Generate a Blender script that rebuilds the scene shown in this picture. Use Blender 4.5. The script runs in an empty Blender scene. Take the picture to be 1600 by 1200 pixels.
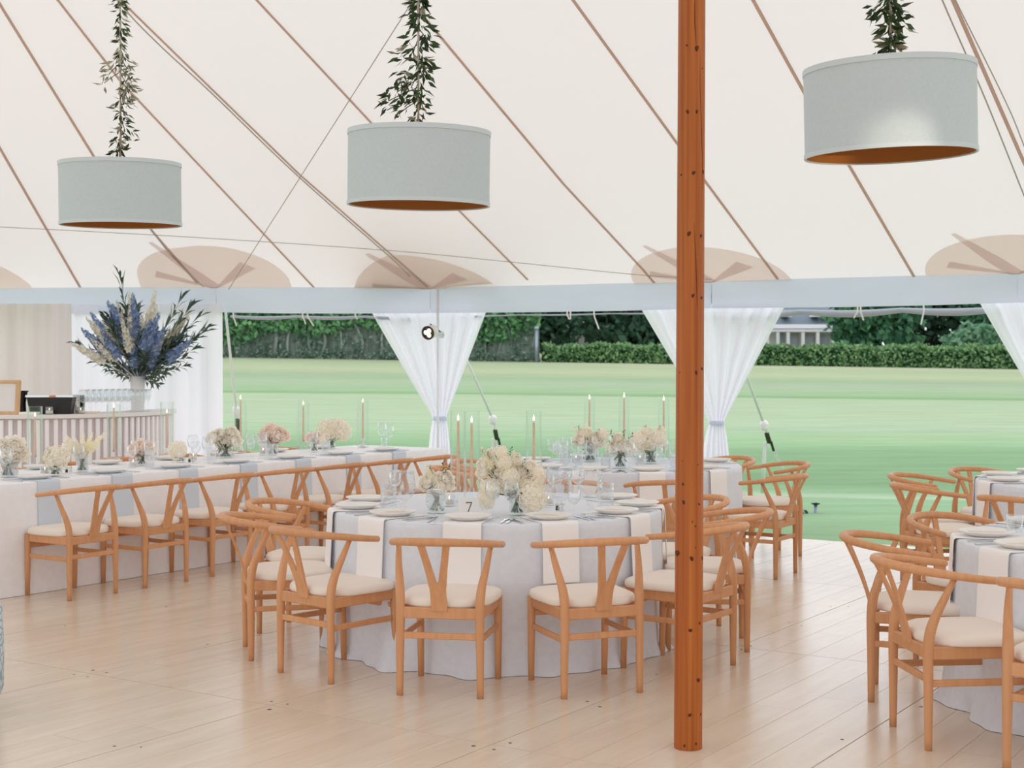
import bpy, math, random
import numpy as np
from mathutils import Vector, Matrix
from mathutils.bvhtree import BVHTree
random.seed(7); rng = np.random.default_rng(7)
PI = math.pi
S = bpy.context.scene
COL = S.collection

# ---------------------------------------------------------------- camera, world, light, exposure
F = 2222.0; PITCH = 0.01305; HC = 1.55
cam_d = bpy.data.cameras.new('camera'); cam_d.sensor_width = 36.0; cam_d.lens = 36.0*F/1600.0
cam_d.clip_end = 400
cam = bpy.data.objects.new('camera', cam_d); COL.objects.link(cam)
cam.location = (0, 0, HC); cam.rotation_euler = (PI/2 - PITCH, 0, 0)
cam_d.dof.use_dof = True; cam_d.dof.focus_distance = 7.3; cam_d.dof.aperture_fstop = 5.6
S.camera = cam
w = bpy.data.worlds.new('overcast_sky'); S.world = w; w.use_nodes = True
nt = w.node_tree; nt.nodes.clear()
wo = nt.nodes.new('ShaderNodeOutputWorld'); wb = nt.nodes.new('ShaderNodeBackground')
tc = nt.nodes.new('ShaderNodeTexCoord'); sx = nt.nodes.new('ShaderNodeSeparateXYZ'); rp = nt.nodes.new('ShaderNodeValToRGB')
rp.color_ramp.elements[0].position = 0.0; rp.color_ramp.elements[0].color = (1.16, 1.21, 1.30, 1)
rp.color_ramp.elements[1].position = 1.0; rp.color_ramp.elements[1].color = (0.86, 0.88, 0.92, 1)
nt.links.new(tc.outputs['Generated'], sx.inputs[0]); nt.links.new(sx.outputs['Z'], rp.inputs[0])
nt.links.new(rp.outputs[0], wb.inputs[0]); wb.inputs[1].default_value = 1.0
nt.links.new(wb.outputs[0], wo.inputs[0])
sun_d = bpy.data.lights.new('soft_sun', 'SUN'); sun_d.energy = 0.35; sun_d.angle = math.radians(50); sun_d.color = (1, 0.96, 0.9)
sun = bpy.data.objects.new('soft_sun', sun_d); COL.objects.link(sun); sun.rotation_euler = (math.radians(38), 0, math.radians(-150))
S.view_settings.view_transform = 'Standard'; S.view_settings.look = 'None'
S.view_settings.gamma = 1.0; S.view_settings.use_curve_mapping = False
S.view_settings.exposure = 0.43
try:
    S.cycles.transparent_max_bounces = 48; S.cycles.max_bounces = 16; S.cycles.diffuse_bounces = 9
except Exception: pass

# ---------------------------------------------------------------- pixel helpers (1600x1200 frame -> real points)
cp, sp = math.cos(PITCH), math.sin(PITCH)
def ray(px, py):
    x = (px-800)/F; y = -(py-600)/F
    return Vector((x, cp + y*sp, -sp + y*cp))
def G(px, py, z=0.0):                       # point on the horizontal plane at height z
    d = ray(px, py); t = (z-HC)/d.z
    return Vector((d.x*t, d.y*t, z))
def D(px, py, y):                           # point at depth y
    d = ray(px, py); t = y/d.y
    return Vector((d.x*t, y, HC + d.z*t))

# ---------------------------------------------------------------- materials
MATS = {}
def lin(c):
    return tuple(((v/255.0)/12.92 if v/255.0 <= 0.04045 else ((v/255.0+0.055)/1.055)**2.4) for v in c)
def mat(name, col, rough=0.6, spec=0.3, metal=0.0, sheen=0.0, emit=0.0, trans=0.0, alpha=1.0):
    if name in MATS: return MATS[name]
    m = bpy.data.materials.new(name); m.use_nodes = True; MATS[name] = m
    b = m.node_tree.nodes['Principled BSDF']
    b.inputs['Base Color'].default_value = (*col, 1); b.inputs['Roughness'].default_value = rough
    b.inputs['Specular IOR Level'].default_value = spec; b.inputs['Metallic'].default_value = metal
    if sheen: b.inputs['Sheen Weight'].default_value = sheen
    if emit:
        b.inputs['Emission Color'].default_value = (*col, 1); b.inputs['Emission Strength'].default_value = emit
    if trans:
        t = m.node_tree; mix = t.nodes.new('ShaderNodeMixShader'); tr = t.nodes.new('ShaderNodeBsdfTranslucent')
        tr.inputs[0].default_value = (*col, 1); mix.inputs[0].default_value = trans
        t.links.new(b.outputs[0], mix.inputs[1]); t.links.new(tr.outputs[0], mix.inputs[2])
        t.links.new(mix.outputs[0], t.nodes['Material Output'].inputs[0])
    return m
def N(m, t): return m.node_tree.nodes.new(t)
def L(m, a, b): m.node_tree.links.new(a, b)
def noise_col(m, c1, c2, scale=(1, 1, 1), nscale=4.0, detail=4.0, coord='Object', rand=0.0, lo=0.3, hi=0.7, bump=0.0, bscale=None, rough=0.5):
    """colour between c1 and c2 by stretched noise; rand adds per-object tone"""
    b = m.node_tree.nodes['Principled BSDF']
    t = N(m, 'ShaderNodeTexCoord'); mp = N(m, 'ShaderNodeMapping'); mp.inputs['Scale'].default_value = scale
    n = N(m, 'ShaderNodeTexNoise'); n.inputs['Scale'].default_value = nscale; n.inputs['Detail'].default_value = detail; n.inputs['Roughness'].default_value = rough
    r = N(m, 'ShaderNodeValToRGB')
    r.color_ramp.elements[0].position = lo; r.color_ramp.elements[1].position = hi
    r.color_ramp.elements[0].color = (*c1, 1); r.color_ramp.elements[1].color = (*c2, 1)
    L(m, t.outputs[coord], mp.inputs[0]); L(m, mp.outputs[0], n.inputs['Vector']); L(m, n.outputs[0], r.inputs[0])
    out = r.outputs[0]
    if rand:
        oi = N(m, 'ShaderNodeObjectInfo'); hs = N(m, 'ShaderNodeHueSaturation'); mr = N(m, 'ShaderNodeMapRange')
        mr.inputs['To Min'].default_value = 1-rand; mr.inputs['To Max'].default_value = 1+rand
        L(m, oi.outputs['Random'], mr.inputs[0]); L(m, mr.outputs[0], hs.inputs['Value']); L(m, out, hs.inputs['Color']); out = hs.outputs[0]
        add = N(m, 'ShaderNodeVectorMath'); add.operation = 'ADD'; sc = N(m, 'ShaderNodeMath'); sc.operation = 'MULTIPLY'; sc.inputs[1].default_value = 37.0
        L(m, oi.outputs['Random'], sc.inputs[0]); L(m, mp.outputs[0], add.inputs[0]); L(m, sc.outputs[0], add.inputs[1]); L(m, add.outputs[0], n.inputs['Vector'])
    L(m, out, b.inputs['Base Color'])
    if bump:
        bn = N(m, 'ShaderNodeBump'); bn.inputs['Strength'].default_value = bump; bn.inputs['Distance'].default_value = 0.01
        src = n
        if bscale:
            src = N(m, 'ShaderNodeTexNoise'); src.inputs['Scale'].default_value = bscale; L(m, t.outputs[coord], src.inputs['Vector'])
        L(m, src.outputs[0], bn.inputs['Height']); L(m, bn.outputs[0], b.inputs['Normal'])
    return m
def leafmat(name, c1, c2, rough=0.5, trans=0.25, spec=0.25):
    m = mat(name, c1, rough, spec, trans=trans)
    b = m.node_tree.nodes['Principled BSDF']
    g = N(m, 'ShaderNodeNewGeometry'); r = N(m, 'ShaderNodeValToRGB')
    r.color_ramp.elements[0].color = (*c1, 1); r.color_ramp.elements[1].color = (*c2, 1)
    L(m, g.outputs['Random Per Island'], r.inputs[0]); L(m, r.outputs[0], b.inputs['Base Color'])
    for n in m.node_tree.nodes:
        if n.type == 'BSDF_TRANSLUCENT': L(m, r.outputs[0], n.inputs[0])
    return m
def glassmat(name, tint=(0.97, 0.99, 0.98), edge=0.8, power=3.0, rough=0.03, cut=0.0, base=0.05):
    m = bpy.data.materials.new(name); m.use_nodes = True; MATS[name] = m
    t = m.node_tree; t.nodes.clear()
    o = N(m, 'ShaderNodeOutputMaterial'); tr = N(m, 'ShaderNodeBsdfTransparent'); gl = N(m, 'ShaderNodeBsdfGlossy'); mx = N(m, 'ShaderNodeMixShader')
    tr.inputs[0].default_value = (*tint, 1); gl.inputs['Roughness'].default_value = rough; gl.inputs[0].default_value = (0.95, 0.98, 1, 1)
    lw = N(m, 'ShaderNodeLayerWeight'); lw.inputs[0].default_value = 0.5
    pw = N(m, 'ShaderNodeMath'); pw.operation = 'POWER'; pw.inputs[1].default_value = power
    ml = N(m, 'ShaderNodeMath'); ml.operation = 'MULTIPLY_ADD'; ml.inputs[1].default_value = edge; ml.inputs[2].default_value = base
    L(m, lw.outputs['Facing'], pw.inputs[0]); L(m, pw.outputs[0], ml.inputs[0]); L(m, ml.outputs[0], mx.inputs[0])
    L(m, tr.outputs[0], mx.inputs[1]); L(m, gl.outputs[0], mx.inputs[2]); L(m, mx.outputs[0], o.inputs[0])
    if cut:
        tcn = N(m, 'ShaderNodeTexCoord'); v = N(m, 'ShaderNodeTexVoronoi'); v.inputs['Scale'].default_value = 90
        bn = N(m, 'ShaderNodeBump'); bn.inputs['Strength'].default_value = cut; bn.inputs['Distance'].default_value = 0.01
        L(m, tcn.outputs['Object'], v.inputs['Vector']); L(m, v.outputs[0], bn.inputs['Height'])
        L(m, bn.outputs[0], gl.inputs['Normal']); L(m, bn.outputs[0], lw.inputs['Normal'])
    return m

def wood(name, c1, c2, rough, rand=0.0, scale=(14, 14, 1.2), nscale=3.0):
    return noise_col(mat(name, c1, rough, 0.35), c1, c2, scale, nscale, 5.0, rand=rand, lo=0.25, hi=0.75)
M_beech = wood('beech_wood', lin((205, 146, 102)), lin((217, 162, 117)), 0.42, rand=0.05)
M_post = wood('oiled_pine', lin((150, 72, 24)), lin((196, 114, 48)), 0.45, scale=(26, 26, 0.4), nscale=2.2)
M_knot = mat('dark_knot', lin((88, 42, 22)), 0.6)
M_cushion = noise_col(mat('cream_upholstery', lin((226, 211, 196)), 0.75, 0.2, sheen=0.1), lin((238, 227, 216)), lin((243, 233, 222)), nscale=3)
M_floor = noise_col(mat('limed_plank', lin((206, 186, 166)), 0.21, 0.72), lin((216, 199, 179)), lin((230, 216, 199)), (5.5, 0.8, 1), 2.2, 6.0, rand=0.014, lo=0.25, hi=0.75, rough=0.6)
M_joint = mat('dark_joint', lin((110, 96, 84)), 0.8)
M_spot = mat('screw_hole', lin((70, 60, 52)), 0.7)
M_canopy = mat('sailcloth', lin((239, 234, 230)), 0.8, 0.1, trans=0.495)
M_patch = mat('double_sailcloth', lin((242, 231, 223)), 0.8, 0.1, trans=0.72)
M_seam = mat('seam_webbing', lin((228, 208, 196)), 0.8, 0.1, trans=0.6)
M_star = mat('reinforced_sailcloth', lin((236, 224, 220)), 0.8, 0.1, trans=0.75)
M_valance = noise_col(mat('valance_cloth', lin((220, 230, 240)), 0.75, 0.15, trans=0.32), lin((213, 222, 238)), lin((220, 228, 242)), (1, 1, 5), 1.3)  # white cloth; the blue-grey cast of its dimmer light is put into the colour
M_sheer = mat('white_sheer', lin((250, 248, 255)), 0.8, 0.1, trans=0.62)
M_drape = mat('ivory_drape', lin((240, 233, 230)), 0.85, 0.1, trans=0.3)
M_tie = mat('pale_blue_tieback', lin((236, 242, 252)), 0.7, trans=0.5)
M_clothblue = noise_col(mat('blue_grey_linen', lin((196, 201, 208)), 0.72, 0.25, sheen=0.15), lin((220, 224, 232)), lin((226, 230, 238)), (1, 1, 1), 30, 3, bump=0.05)
M_clothwhite = noise_col(mat('white_linen', lin((226, 226, 230)), 0.75, 0.2, sheen=0.15), lin((242, 242, 246)), lin((247, 247, 250)), (1, 1, 1), 20, 3)
M_napkin = mat('white_napkin', lin((246, 243, 242)), 0.8, 0.1)
M_napblue = mat('pale_blue_napkin', lin((212, 222, 234)), 0.8, 0.1)
M_plate = mat('glazed_plate', lin((236, 234, 230)), 0.3, 0.4)
M_card = mat('blush_card', lin((232, 214, 202)), 0.8)
M_paper = mat('white_card', lin((232, 229, 227)), 0.7)
M_ink = mat('grey_ink', lin((100, 104, 108)), 0.7)
M_teal = mat('teal_ink', lin((88, 128, 138)), 0.7)
M_steel = mat('polished_steel', (0.75, 0.75, 0.76), 0.18, 0.5, 1.0)
M_glass = glassmat('clear_glass', tint=(0.985, 0.99, 0.992), edge=0.85, power=2.2, base=0.05)
M_cylglass = glassmat('cylinder_glass', tint=(0.99, 0.995, 0.993), edge=0.95, power=2.6, base=0.02)
M_crystal = glassmat('cut_crystal', tint=(0.97, 0.975, 0.98), edge=0.75, power=2.0, rough=0.05, cut=0.5, base=0.05)
M_water = glassmat('vase_water', tint=(0.90, 0.95, 0.92), edge=0.3, power=3.0, base=0.04)
M_taper = noise_col(mat('taupe_taper', lin((196, 160, 136)), 0.5, 0.4), lin((216, 182, 158)), lin((230, 200, 178)), nscale=40)
M_wax = mat('white_wax', lin((240, 232, 222)), 0.5)
M_wick = mat('wick', lin((50, 40, 35)), 0.8)
M_flame = mat('flame', (1.0, 0.86, 0.55), emit=3.0)
M_rosew = leafmat('white_rose_petal', lin((253, 247, 236)), lin((255, 253, 248)), 0.6, 0.42, 0.1)
M_rosep = leafmat('blush_rose_petal', lin((254, 241, 231)), lin((255, 248, 242)), 0.6, 0.42, 0.1)
M_hyd = leafmat('ivory_hydrangea_floret', lin((250, 242, 226)), lin((255, 254, 248)), 0.6, 0.42, 0.1)
M_stock = leafmat('pale_yellow_stock_floret', lin((253, 247, 218)), lin((255, 252, 240)), 0.6, 0.35, 0.1)
M_heart = mat('golden_flower_heart', lin((206, 168, 96)), 0.7)
M_leaf = leafmat('dark_green_leaf', lin((44, 66, 44)), lin((84, 108, 70)), 0.45, 0.2)
M_leafpale = leafmat('grey_green_leaf', lin((140, 142, 122)), lin((192, 190, 170)), 0.5, 0.25)
M_leafblue = leafmat('blue_green_leaf', lin((62, 82, 72)), lin((112, 130, 114)), 0.5, 0.2)
M_roll = mat('grey_rolled_cloth', lin((196, 198, 206)), 0.8, 0.1, trans=0.2)
M_stem = leafmat('green_stem', lin((44, 66, 38)), lin((82, 108, 62)), 0.5, 0.1)
M_delblue = leafmat('blue_delphinium_floret', lin((108, 136, 184)), lin((166, 184, 214)), 0.6, 0.2, 0.1)
M_delcream = leafmat('cream_delphinium_floret', lin((228, 224, 208)), lin((246, 243, 232)), 0.6, 0.2, 0.1)
M_vase = mat('white_ceramic', lin((232, 230, 232)), 0.35, 0.4)
M_shade = noise_col(mat('grey_blue_shade_linen', lin((186, 198, 200)), 0.65, 0.3, sheen=0.05), lin((201, 213, 221)), lin((206, 218, 226)), (1, 1, 1), 60)
M_shadetrim = mat('shade_trim', lin((212, 223, 230)), 0.6, 0.3)
M_gold = mat('bronze_lining', lin((178, 112, 52)), 0.55, 0.3)
M_cord = mat('pale_cord', lin((214, 206, 196)), 0.7)
M_rope = mat('grey_rope', lin((186, 178, 172)), 0.8)
M_guy = mat('white_guy_line', lin((232, 238, 232)), 0.7)
M_ball = mat('white_plastic', lin((240, 240, 240)), 0.35, 0.5)
M_ratchet = mat('olive_ratchet', lin((52, 66, 40)), 0.5)
M_stake = mat('black_iron', lin((40, 46, 54)), 0.5)
M_galv = mat('galvanised_stake', lin((150, 160, 172)), 0.4, 0.5, 0.6)
M_black = mat('black_plastic', lin((26, 26, 28)), 0.4, 0.5)
M_slat = mat('white_painted_slat', lin((252, 251, 254)), 0.5, 0.3)
M_barback = mat('mauve_grey_panel', lin((222, 212, 214)), 0.7)
M_bartop = mat('pale_counter', lin((238, 235, 233)), 0.35, 0.4)
M_frame = wood('pale_bamboo_wood', lin((206, 166, 124)), lin((224, 188, 148)), 0.5)
M_terrazzo = noise_col(mat('speckled_stone', lin((214, 212, 208)), 0.4), lin((150, 146, 140)), lin((226, 224, 220)), nscale=60, detail=2, lo=0.4, hi=0.5)
M_alu = mat('brushed_pole', lin((232, 238, 244)), 0.4, 0.4, 0.0)
M_lens = mat('warm_led', (1.0, 0.80, 0.62), emit=1.15)
M_reflector = mat('amber_reflector', lin((196, 156, 118)), 0.3, 0.5, 0.4)
M_bed = mat('soil_brown', lin((92, 80, 62)), 0.9)

# ---------------------------------------------------------------- mesh helpers
class MB:
    def __init__(s): s.v = []; s.f = []
    def add(s, vs, fs):
        o = len(s.v); s.v.extend([tuple(p) for p in vs]); s.f.extend([tuple(i+o for i in f) for f in fs]); return s
    def box(s, c, d, rot=None, taper=1.0):
        hx, hy, hz = d[0]/2, d[1]/2, d[2]/2
        vs = []
        for z, k in ((-hz, 1.0), (hz, taper)):
            for x, y in ((-hx, -hy), (hx, -hy), (hx, hy), (-hx, hy)): vs.append(Vector((x*k, y*k, z)))
        if rot is not None: vs = [rot @ p for p in vs]
        c = Vector(c); vs = [p + c for p in vs]
        return s.add(vs, [(0, 3, 2, 1), (4, 5, 6, 7), (0, 1, 5, 4), (1, 2, 6, 5), (2, 3, 7, 6), (3, 0, 4, 7)])
    def bevbox(s, c, d, b=0.01, rot=None):
        """box with chamfered vertical and horizontal edges"""
        hx, hy, hz = d[0]/2, d[1]/2, d[2]/2
        def ring(ix, iy, z):
            x, y = hx-ix, hy-iy
            return [(-x+b, -y, z), (x-b, -y, z), (x, -y+b, z), (x, y-b, z), (x-b, y, z), (-x+b, y, z), (-x, y-b, z), (-x, -y+b, z)]
        vs = []
        for ins, z in ((b*0.8, -hz), (0, -hz+b), (0, hz-b), (b*0.8, hz)): vs += ring(ins, ins, z)
        vs = [Vector(p) for p in vs]
        if rot is not None: vs = [rot @ p for p in vs]
        c = Vector(c); vs = [p+c for p in vs]
        fs = [tuple(reversed(range(8))), tuple(range(24, 32))]
        for k in range(3):
            for i in range(8): fs.append((k*8+i, k*8+(i+1) % 8, k*8+8+(i+1) % 8, k*8+8+i))
        return s.add(vs, fs)
    def tube(s, pts, rad, n=8, cap=True, flat=1.0, up=Vector((0, 0, 1))):
        pts = [Vector(p) for p in pts]; m = len(pts)
        if not hasattr(rad, '__len__'): rad = [rad]*m
        vs = []; pa = None
        for i, p in enumerate(pts):
            t = (pts[min(i+1, m-1)] - pts[max(i-1, 0)]); t = t.normalized() if t.length > 1e-9 else Vector((0, 0, 1))
            if pa is None:
                a = up.cross(t)
                if a.length < 1e-3: a = Vector((1, 0, 0)).cross(t)
                if a.length < 1e-3: a = Vector((0, 1, 0)).cross(t)
            else: a = pa - t*pa.dot(t)
            a.normalize(); b = t.cross(a); pa = a
            for k in range(n):
                g = 2*PI*k/n; vs.append(p + a*math.cos(g)*rad[i] + b*math.sin(g)*rad[i]*flat)
        fs = []
        for i in range(m-1):
            for k in range(n): fs.append((i*n+k, i*n+(k+1) % n, (i+1)*n+(k+1) % n, (i+1)*n+k))
        if cap: fs += [tuple(reversed(range(n))), tuple(range((m-1)*n, m*n))]
        return s.add(vs, fs)
    def lathe(s, prof, n=24, c=(0, 0, 0), rot=None, wob=None, closed=False):
        c = Vector(c); vs = []; fs = []; m = len(prof)
        for i, (r, z) in enumerate(prof):
            for k in range(n):
                a = 2*PI*k/n; q = r*(wob(a, r) if wob else 1.0)
                p = Vector((q*math.cos(a), q*math.sin(a), z))
                vs.append((rot @ p if rot is not None else p) + c)
        for i in range(m-1 + (1 if closed else 0)):
            j = (i+1) % m
            for k in range(n): fs.append((i*n+k, i*n+(k+1) % n, j*n+(k+1) % n, j*n+k))
        if not closed:
            if prof[0][0] > 1e-6: fs.append(tuple(reversed(range(n))))
            if prof[-1][0] > 1e-6: fs.append(tuple(range((m-1)*n, m*n)))
        return s.add(vs, fs)
    def openlathe(s, prof, n=24, c=(0, 0, 0)):
        c = Vector(c); vs = []; fs = []; m = len(prof)
        for r, z in prof:
            for k in range(n): vs.append(Vector((r*math.cos(2*PI*k/n), r*math.sin(2*PI*k/n), z)) + c)
        for i in range(m-1):
            for k in range(n): fs.append((i*n+k, i*n+(k+1) % n, (i+1)*n+(k+1) % n, (i+1)*n+k))
        return s.add(vs, fs)
    def grid(s, fn, nu, nv, cu=False, flip=False):
        vs = [fn(i/(nu if cu else nu-1), j/(nv-1)) for j in range(nv) for i in range(nu)]
        fs = []
        for j in range(nv-1):
            for i in range(nu if cu else nu-1):
                q = (j*nu+i, j*nu+(i+1) % nu, (j+1)*nu+(i+1) % nu, (j+1)*nu+i)
                fs.append(q[::-1] if flip else q)
        return s.add(vs, fs)
    def poly(s, outline, z0, z1, M=None):
        n = len(outline)
        vs = [Vector((x, y, z0)) for x, y in outline] + [Vector((x, y, z1)) for x, y in outline]
        if M is not None: vs = [M @ p for p in vs]
        return s.add(vs, [tuple(reversed(range(n))), tuple(range(n, 2*n))] + [(i, (i+1) % n, n+(i+1) % n, n+i) for i in range(n)])
    def ball(s, c, r, n=12, m=7, sq=(1, 1, 1)):
        prof = [(r*math.sin(PI*i/(m-1)), -r*math.cos(PI*i/(m-1))) for i in range(m)]
        c = Vector(c); vs = []; fs = []
        for rr, z in prof:
            for k in range(n): vs.append(Vector((rr*math.cos(2*PI*k/n)*sq[0], rr*math.sin(2*PI*k/n)*sq[1], z*sq[2])) + c)
        for i in range(m-1):
            for k in range(n): fs.append((i*n+k, i*n+(k+1) % n, (i+1)*n+(k+1) % n, (i+1)*n+k))
        return s.add(vs, fs)
    def leaf(s, p, d, ln, wd, nrm):
        d = d.normalized(); sd = d.cross(nrm)
        if sd.length < 1e-4: sd = d.cross(Vector((0.3, 0.5, 0.8)))
        sd.normalize(); up = sd.cross(d)
        vs = [p, p+d*ln*0.45+sd*wd*0.5+up*wd*0.12, p+d*ln-up*ln*0.12, p+d*ln*0.45-sd*wd*0.5+up*wd*0.12, p+d*ln*0.5]
        return s.add(vs, [(0, 1, 4), (1, 2, 4), (2, 3, 4), (3, 0, 4)])
    def mesh(s, name, m, smooth=True):
        me = bpy.data.meshes.new(name); me.from_pydata(s.v, [], s.f)
        if m is not None: me.materials.append(m)
        if smooth: me.polygons.foreach_set('use_smooth', [True]*len(me.polygons))
        me.update(); return me
    def build(s, name, m, parent=None, smooth=True, loc=None):
        o = bpy.data.objects.new(name, s.mesh(name, m, smooth)); COL.objects.link(o)
        if parent is not None: o.parent = parent
        if loc is not None: o.location = loc
        return o
def sharp(o, ang=35):
    """smooth shading that keeps edges sharper than ang"""
    me = o.data; import bmesh
    bm = bmesh.new(); bm.from_mesh(me); a = math.radians(ang)
    for e in bm.edges:
        if len(e.link_faces) == 2 and e.calc_face_angle(0) > a: e.smooth = False
    bm.to_mesh(me); bm.free(); return o
def tag(o, label, cat, group=None, kind=None):
    if label: o['label'] = label
    if cat: o['category'] = cat
    if group: o['group'] = group
    if kind: o['kind'] = kind
    return o
def thing(name, label, cat, loc=(0, 0, 0), rz=0.0, group=None):
    o = bpy.data.objects.new(name, None); COL.objects.link(o); o.location = loc; o.rotation_euler = (0, 0, rz)
    o.empty_display_size = 0.05
    return tag(o, label, cat, group)
def kids(o): return [c for c in ALLKIDS.get(o.name, [])]
ALLKIDS = {}
def remember(root):
    """record children so copies need no scene walk"""
    def rec(o):
        ALLKIDS[o.name] = list(o.children)
        for c in o.children: rec(c)
    rec(root); return root
def dup(root, loc, rz, label, group=None, scale=None):
    def cp_(o, parent):
        c = o.copy(); COL.objects.link(c)
        if parent is not None: c.parent = parent
        for ch in ALLKIDS.get(o.name, []): cp_(ch, c)
        return c
    r = cp_(root, None); r.location = loc; r.rotation_euler = (0, 0, rz); r['label'] = label
    if scale: r.scale = scale
    if group: r['group'] = group
    return r
class Proto:
    """first placement moves the built thing, later ones copy it"""
    def __init__(s, root): s.r = remember(root); s.used = False
    def put(s, loc, rz, label, group=None, scale=None):
        if not s.used:
            s.used = True; o = s.r; o.location = loc; o.rotation_euler = (0, 0, rz); o['label'] = label
            if group: o['group'] = group
            if scale: o.scale = scale
            return o
        return dup(s.r, loc, rz, label, group, scale)
def catmull(pts, n=8):
    P = [Vector(p) for p in pts]; P = [P[0]*2-P[1]] + P + [P[-1]*2-P[-2]]; out = []
    for i in range(1, len(P)-2):
        for k in range(n):
            t = k/n; a, b, c, d = P[i-1], P[i], P[i+1], P[i+2]
            out.append(0.5*((2*b)+(c-a)*t+(2*a-5*b+4*c-d)*t*t+(3*b-a-3*c+d)*t*t*t))
    out.append(P[-2]); return out
ORD = ['first', 'second', 'third', 'fourth', 'fifth', 'sixth', 'seventh', 'eighth', 'ninth', 'tenth', 'eleventh', 'twelfth']

# ---------------------------------------------------------------- floor: panels of limed planks on the skew
YAW = 0.581; ca, sa = math.cos(YAW), math.sin(YAW)
AX = Vector((ca, -sa, 0)); BX = Vector((sa, ca, 0))        # across the planks / along the planks
def AB(a, b, z=0.0): return AX*a + BX*b + Vector((0, 0, z))
FA0, FB0, PWD, PLN = -3.25, 4.80, 1.22, 2.415
EDGE_B = FB0 + 3*PLN
slab = MB()
slab.poly([tuple(AB(a, b)[:2]) for a, b in ((-14, -6), (13, -6), (13, EDGE_B), (-14, EDGE_B))], -0.10, -0.007)
floor = slab.build('floor', M_joint, smooth=False); tag(floor, 'pale limed plank floor laid in panels under the tent', None, None, 'structure')
plank_jobs = []; far_mb = MB()
rotp = Matrix.Rotation(-YAW, 4, 'Z')
def add_plank(mb, w_, l_):
    b = 0.0008
    mb.add([(-w_/2, -l_/2, -0.007), (w_/2, -l_/2, -0.007), (w_/2, l_/2, -0.007), (-w_/2, l_/2, -0.007),
            (-w_/2+b, -l_/2+b, 0), (w_/2-b, -l_/2+b, 0), (w_/2-b, l_/2-b, 0), (-w_/2+b, l_/2-b, 0)],
           [(4, 5, 6, 7), (0, 1, 5, 4), (1, 2, 6, 5), (2, 3, 7, 6), (3, 0, 4, 7)])
for ia in range(-9, 14):
    for ib in range(-5, 3):
        a0 = FA0 + ia*PWD; b0 = FB0 + ib*PLN
        for k in range(6):
            wd = (PWD - 0.0036)/6
            ca_ = a0 + 0.0018 + wd*(k+0.5)
            cut = (0.33 + 0.3*k) % PLN
            cut = min(max(cut, 0.22), PLN-0.22)
            for (l0, l1) in ((0.0018, cut), (cut, PLN-0.0018)):
                ln = l1-l0; bc = b0 + (l0+l1)/2; c = AB(ca_, bc)
                px = 800 + F*c.x/c.y if c.y > 1 else -9999
                vis = c.y > 4.6 and -260 < px < 1860
                plank_jobs.append((0 if vis else 1, c.y, c, wd-0.0003, ln-0.0004))
plank_jobs.sort(key=lambda j: (j[0], j[1]))
pm = {}
for n_, (fl, _, c, wd, ln) in enumerate(plank_jobs):
    if fl == 0 and n_ < 296:
        key = (round(wd, 4), round(ln, 3))
        if key not in pm:
            mb = MB(); add_plank(mb, wd, ln); pm[key] = mb.mesh('plank', M_floor, False)
        o = bpy.data.objects.new('plank', pm[key]); COL.objects.link(o); o.parent = floor
        o.location = c; o.rotation_euler = (0, 0, -YAW)
    else:
        mb = MB(); add_plank(mb, wd, ln); R_ = Matrix.Translation(c) @ rotp
        far_mb.add([R_ @ Vector(v) for v in mb.v], mb.f)
fp = far_mb.build('further_planks', M_floor, floor, False); fp['kind'] = 'stuff'
holes = MB()
for ia in range(-6, 8):
    for ib in range(-1, 4):
        for (oa, ob) in ((0.05, 0.06), (-0.05, 0.06), (0.05, -0.06), (-0.05, -0.06), (0.05, 0.8), (-0.05, 0.86), (0.05, 1.6), (-0.05, 1.55)):
            if random.random() < 0.75:
                c = AB(FA0+ia*PWD+oa, FB0+ib*PLN+ob)
                if c.y > 4.5 and c.y < 14.5 and (FB0+ib*PLN+ob) < EDGE_B-0.02:
                    r = random.uniform(0.006, 0.011); holes.lathe([(r, 0.0003), (0.0001, 0.0006)], 6, c)
ho = holes.build('screw_hole', M_spot, floor, False); ho['kind'] = 'stuff'

# ---------------------------------------------------------------- tent canopy
HE, HR = 2.38, 6.53
PP = [G(-60, 450.5, HE), G(338, 448.5, HE), G(672, 450, HE), G(1112, 439.5, HE), G(1590, 426.5, HE)]
EP = Vector((-5.36, 8.86, HR)); CP_ = Vector((0.712, 5.75, HR))
ax = (CP_-EP); ax.z = 0; ax.normalize(); nn = Vector((-ax.y, ax.x, 0))       # nn points away from the camera
P5 = PP[4] + (PP[4]-PP[3]); P6 = P5 + (PP[4]-PP[3])*1.4; P7 = P6 + (PP[4]-PP[3])*1.6
peri = list(PP) + [P5, P6, P7]
near = [EP + nn*-7.7 + ax*s_ for s_ in (20, 14, 10, 6, 2, -1)]
ang0 = math.atan2(near[-1].y-EP.y, near[-1].x-EP.x); ang1 = math.atan2(PP[0].y-EP.y, PP[0].x-EP.x)
r0 = (near[-1]-EP).xy.length; r1 = (PP[0]-EP).xy.length
if ang0 < ang1: ang0 += 2*PI
endp = []
for k in range(1, 7):
    t = k/7; g = ang0 + (ang1-ang0)*t; r = r0+(r1-r0)*t
    endp.append(Vector((EP.x+r*math.cos(g), EP.y+r*math.sin(g), HE)))
peri = peri + near + endp
for p in peri: p.z = HE
def apex(p):
    s_ = (p-EP).dot(ax); n_ = (p-EP).dot(nn)
    if n_ > 0: s_ -= n_*0.135
    return EP + ax*min(max(s_, 0.0), 19.0)
rv = []; rf = []
per2 = []
for i in range(len(peri)):
    a, b = peri[i], peri[(i+1) % len(peri)]
    for k in range(6): per2.append(a.lerp(b, k/6))
NV = 14; nu = len(per2)
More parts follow.
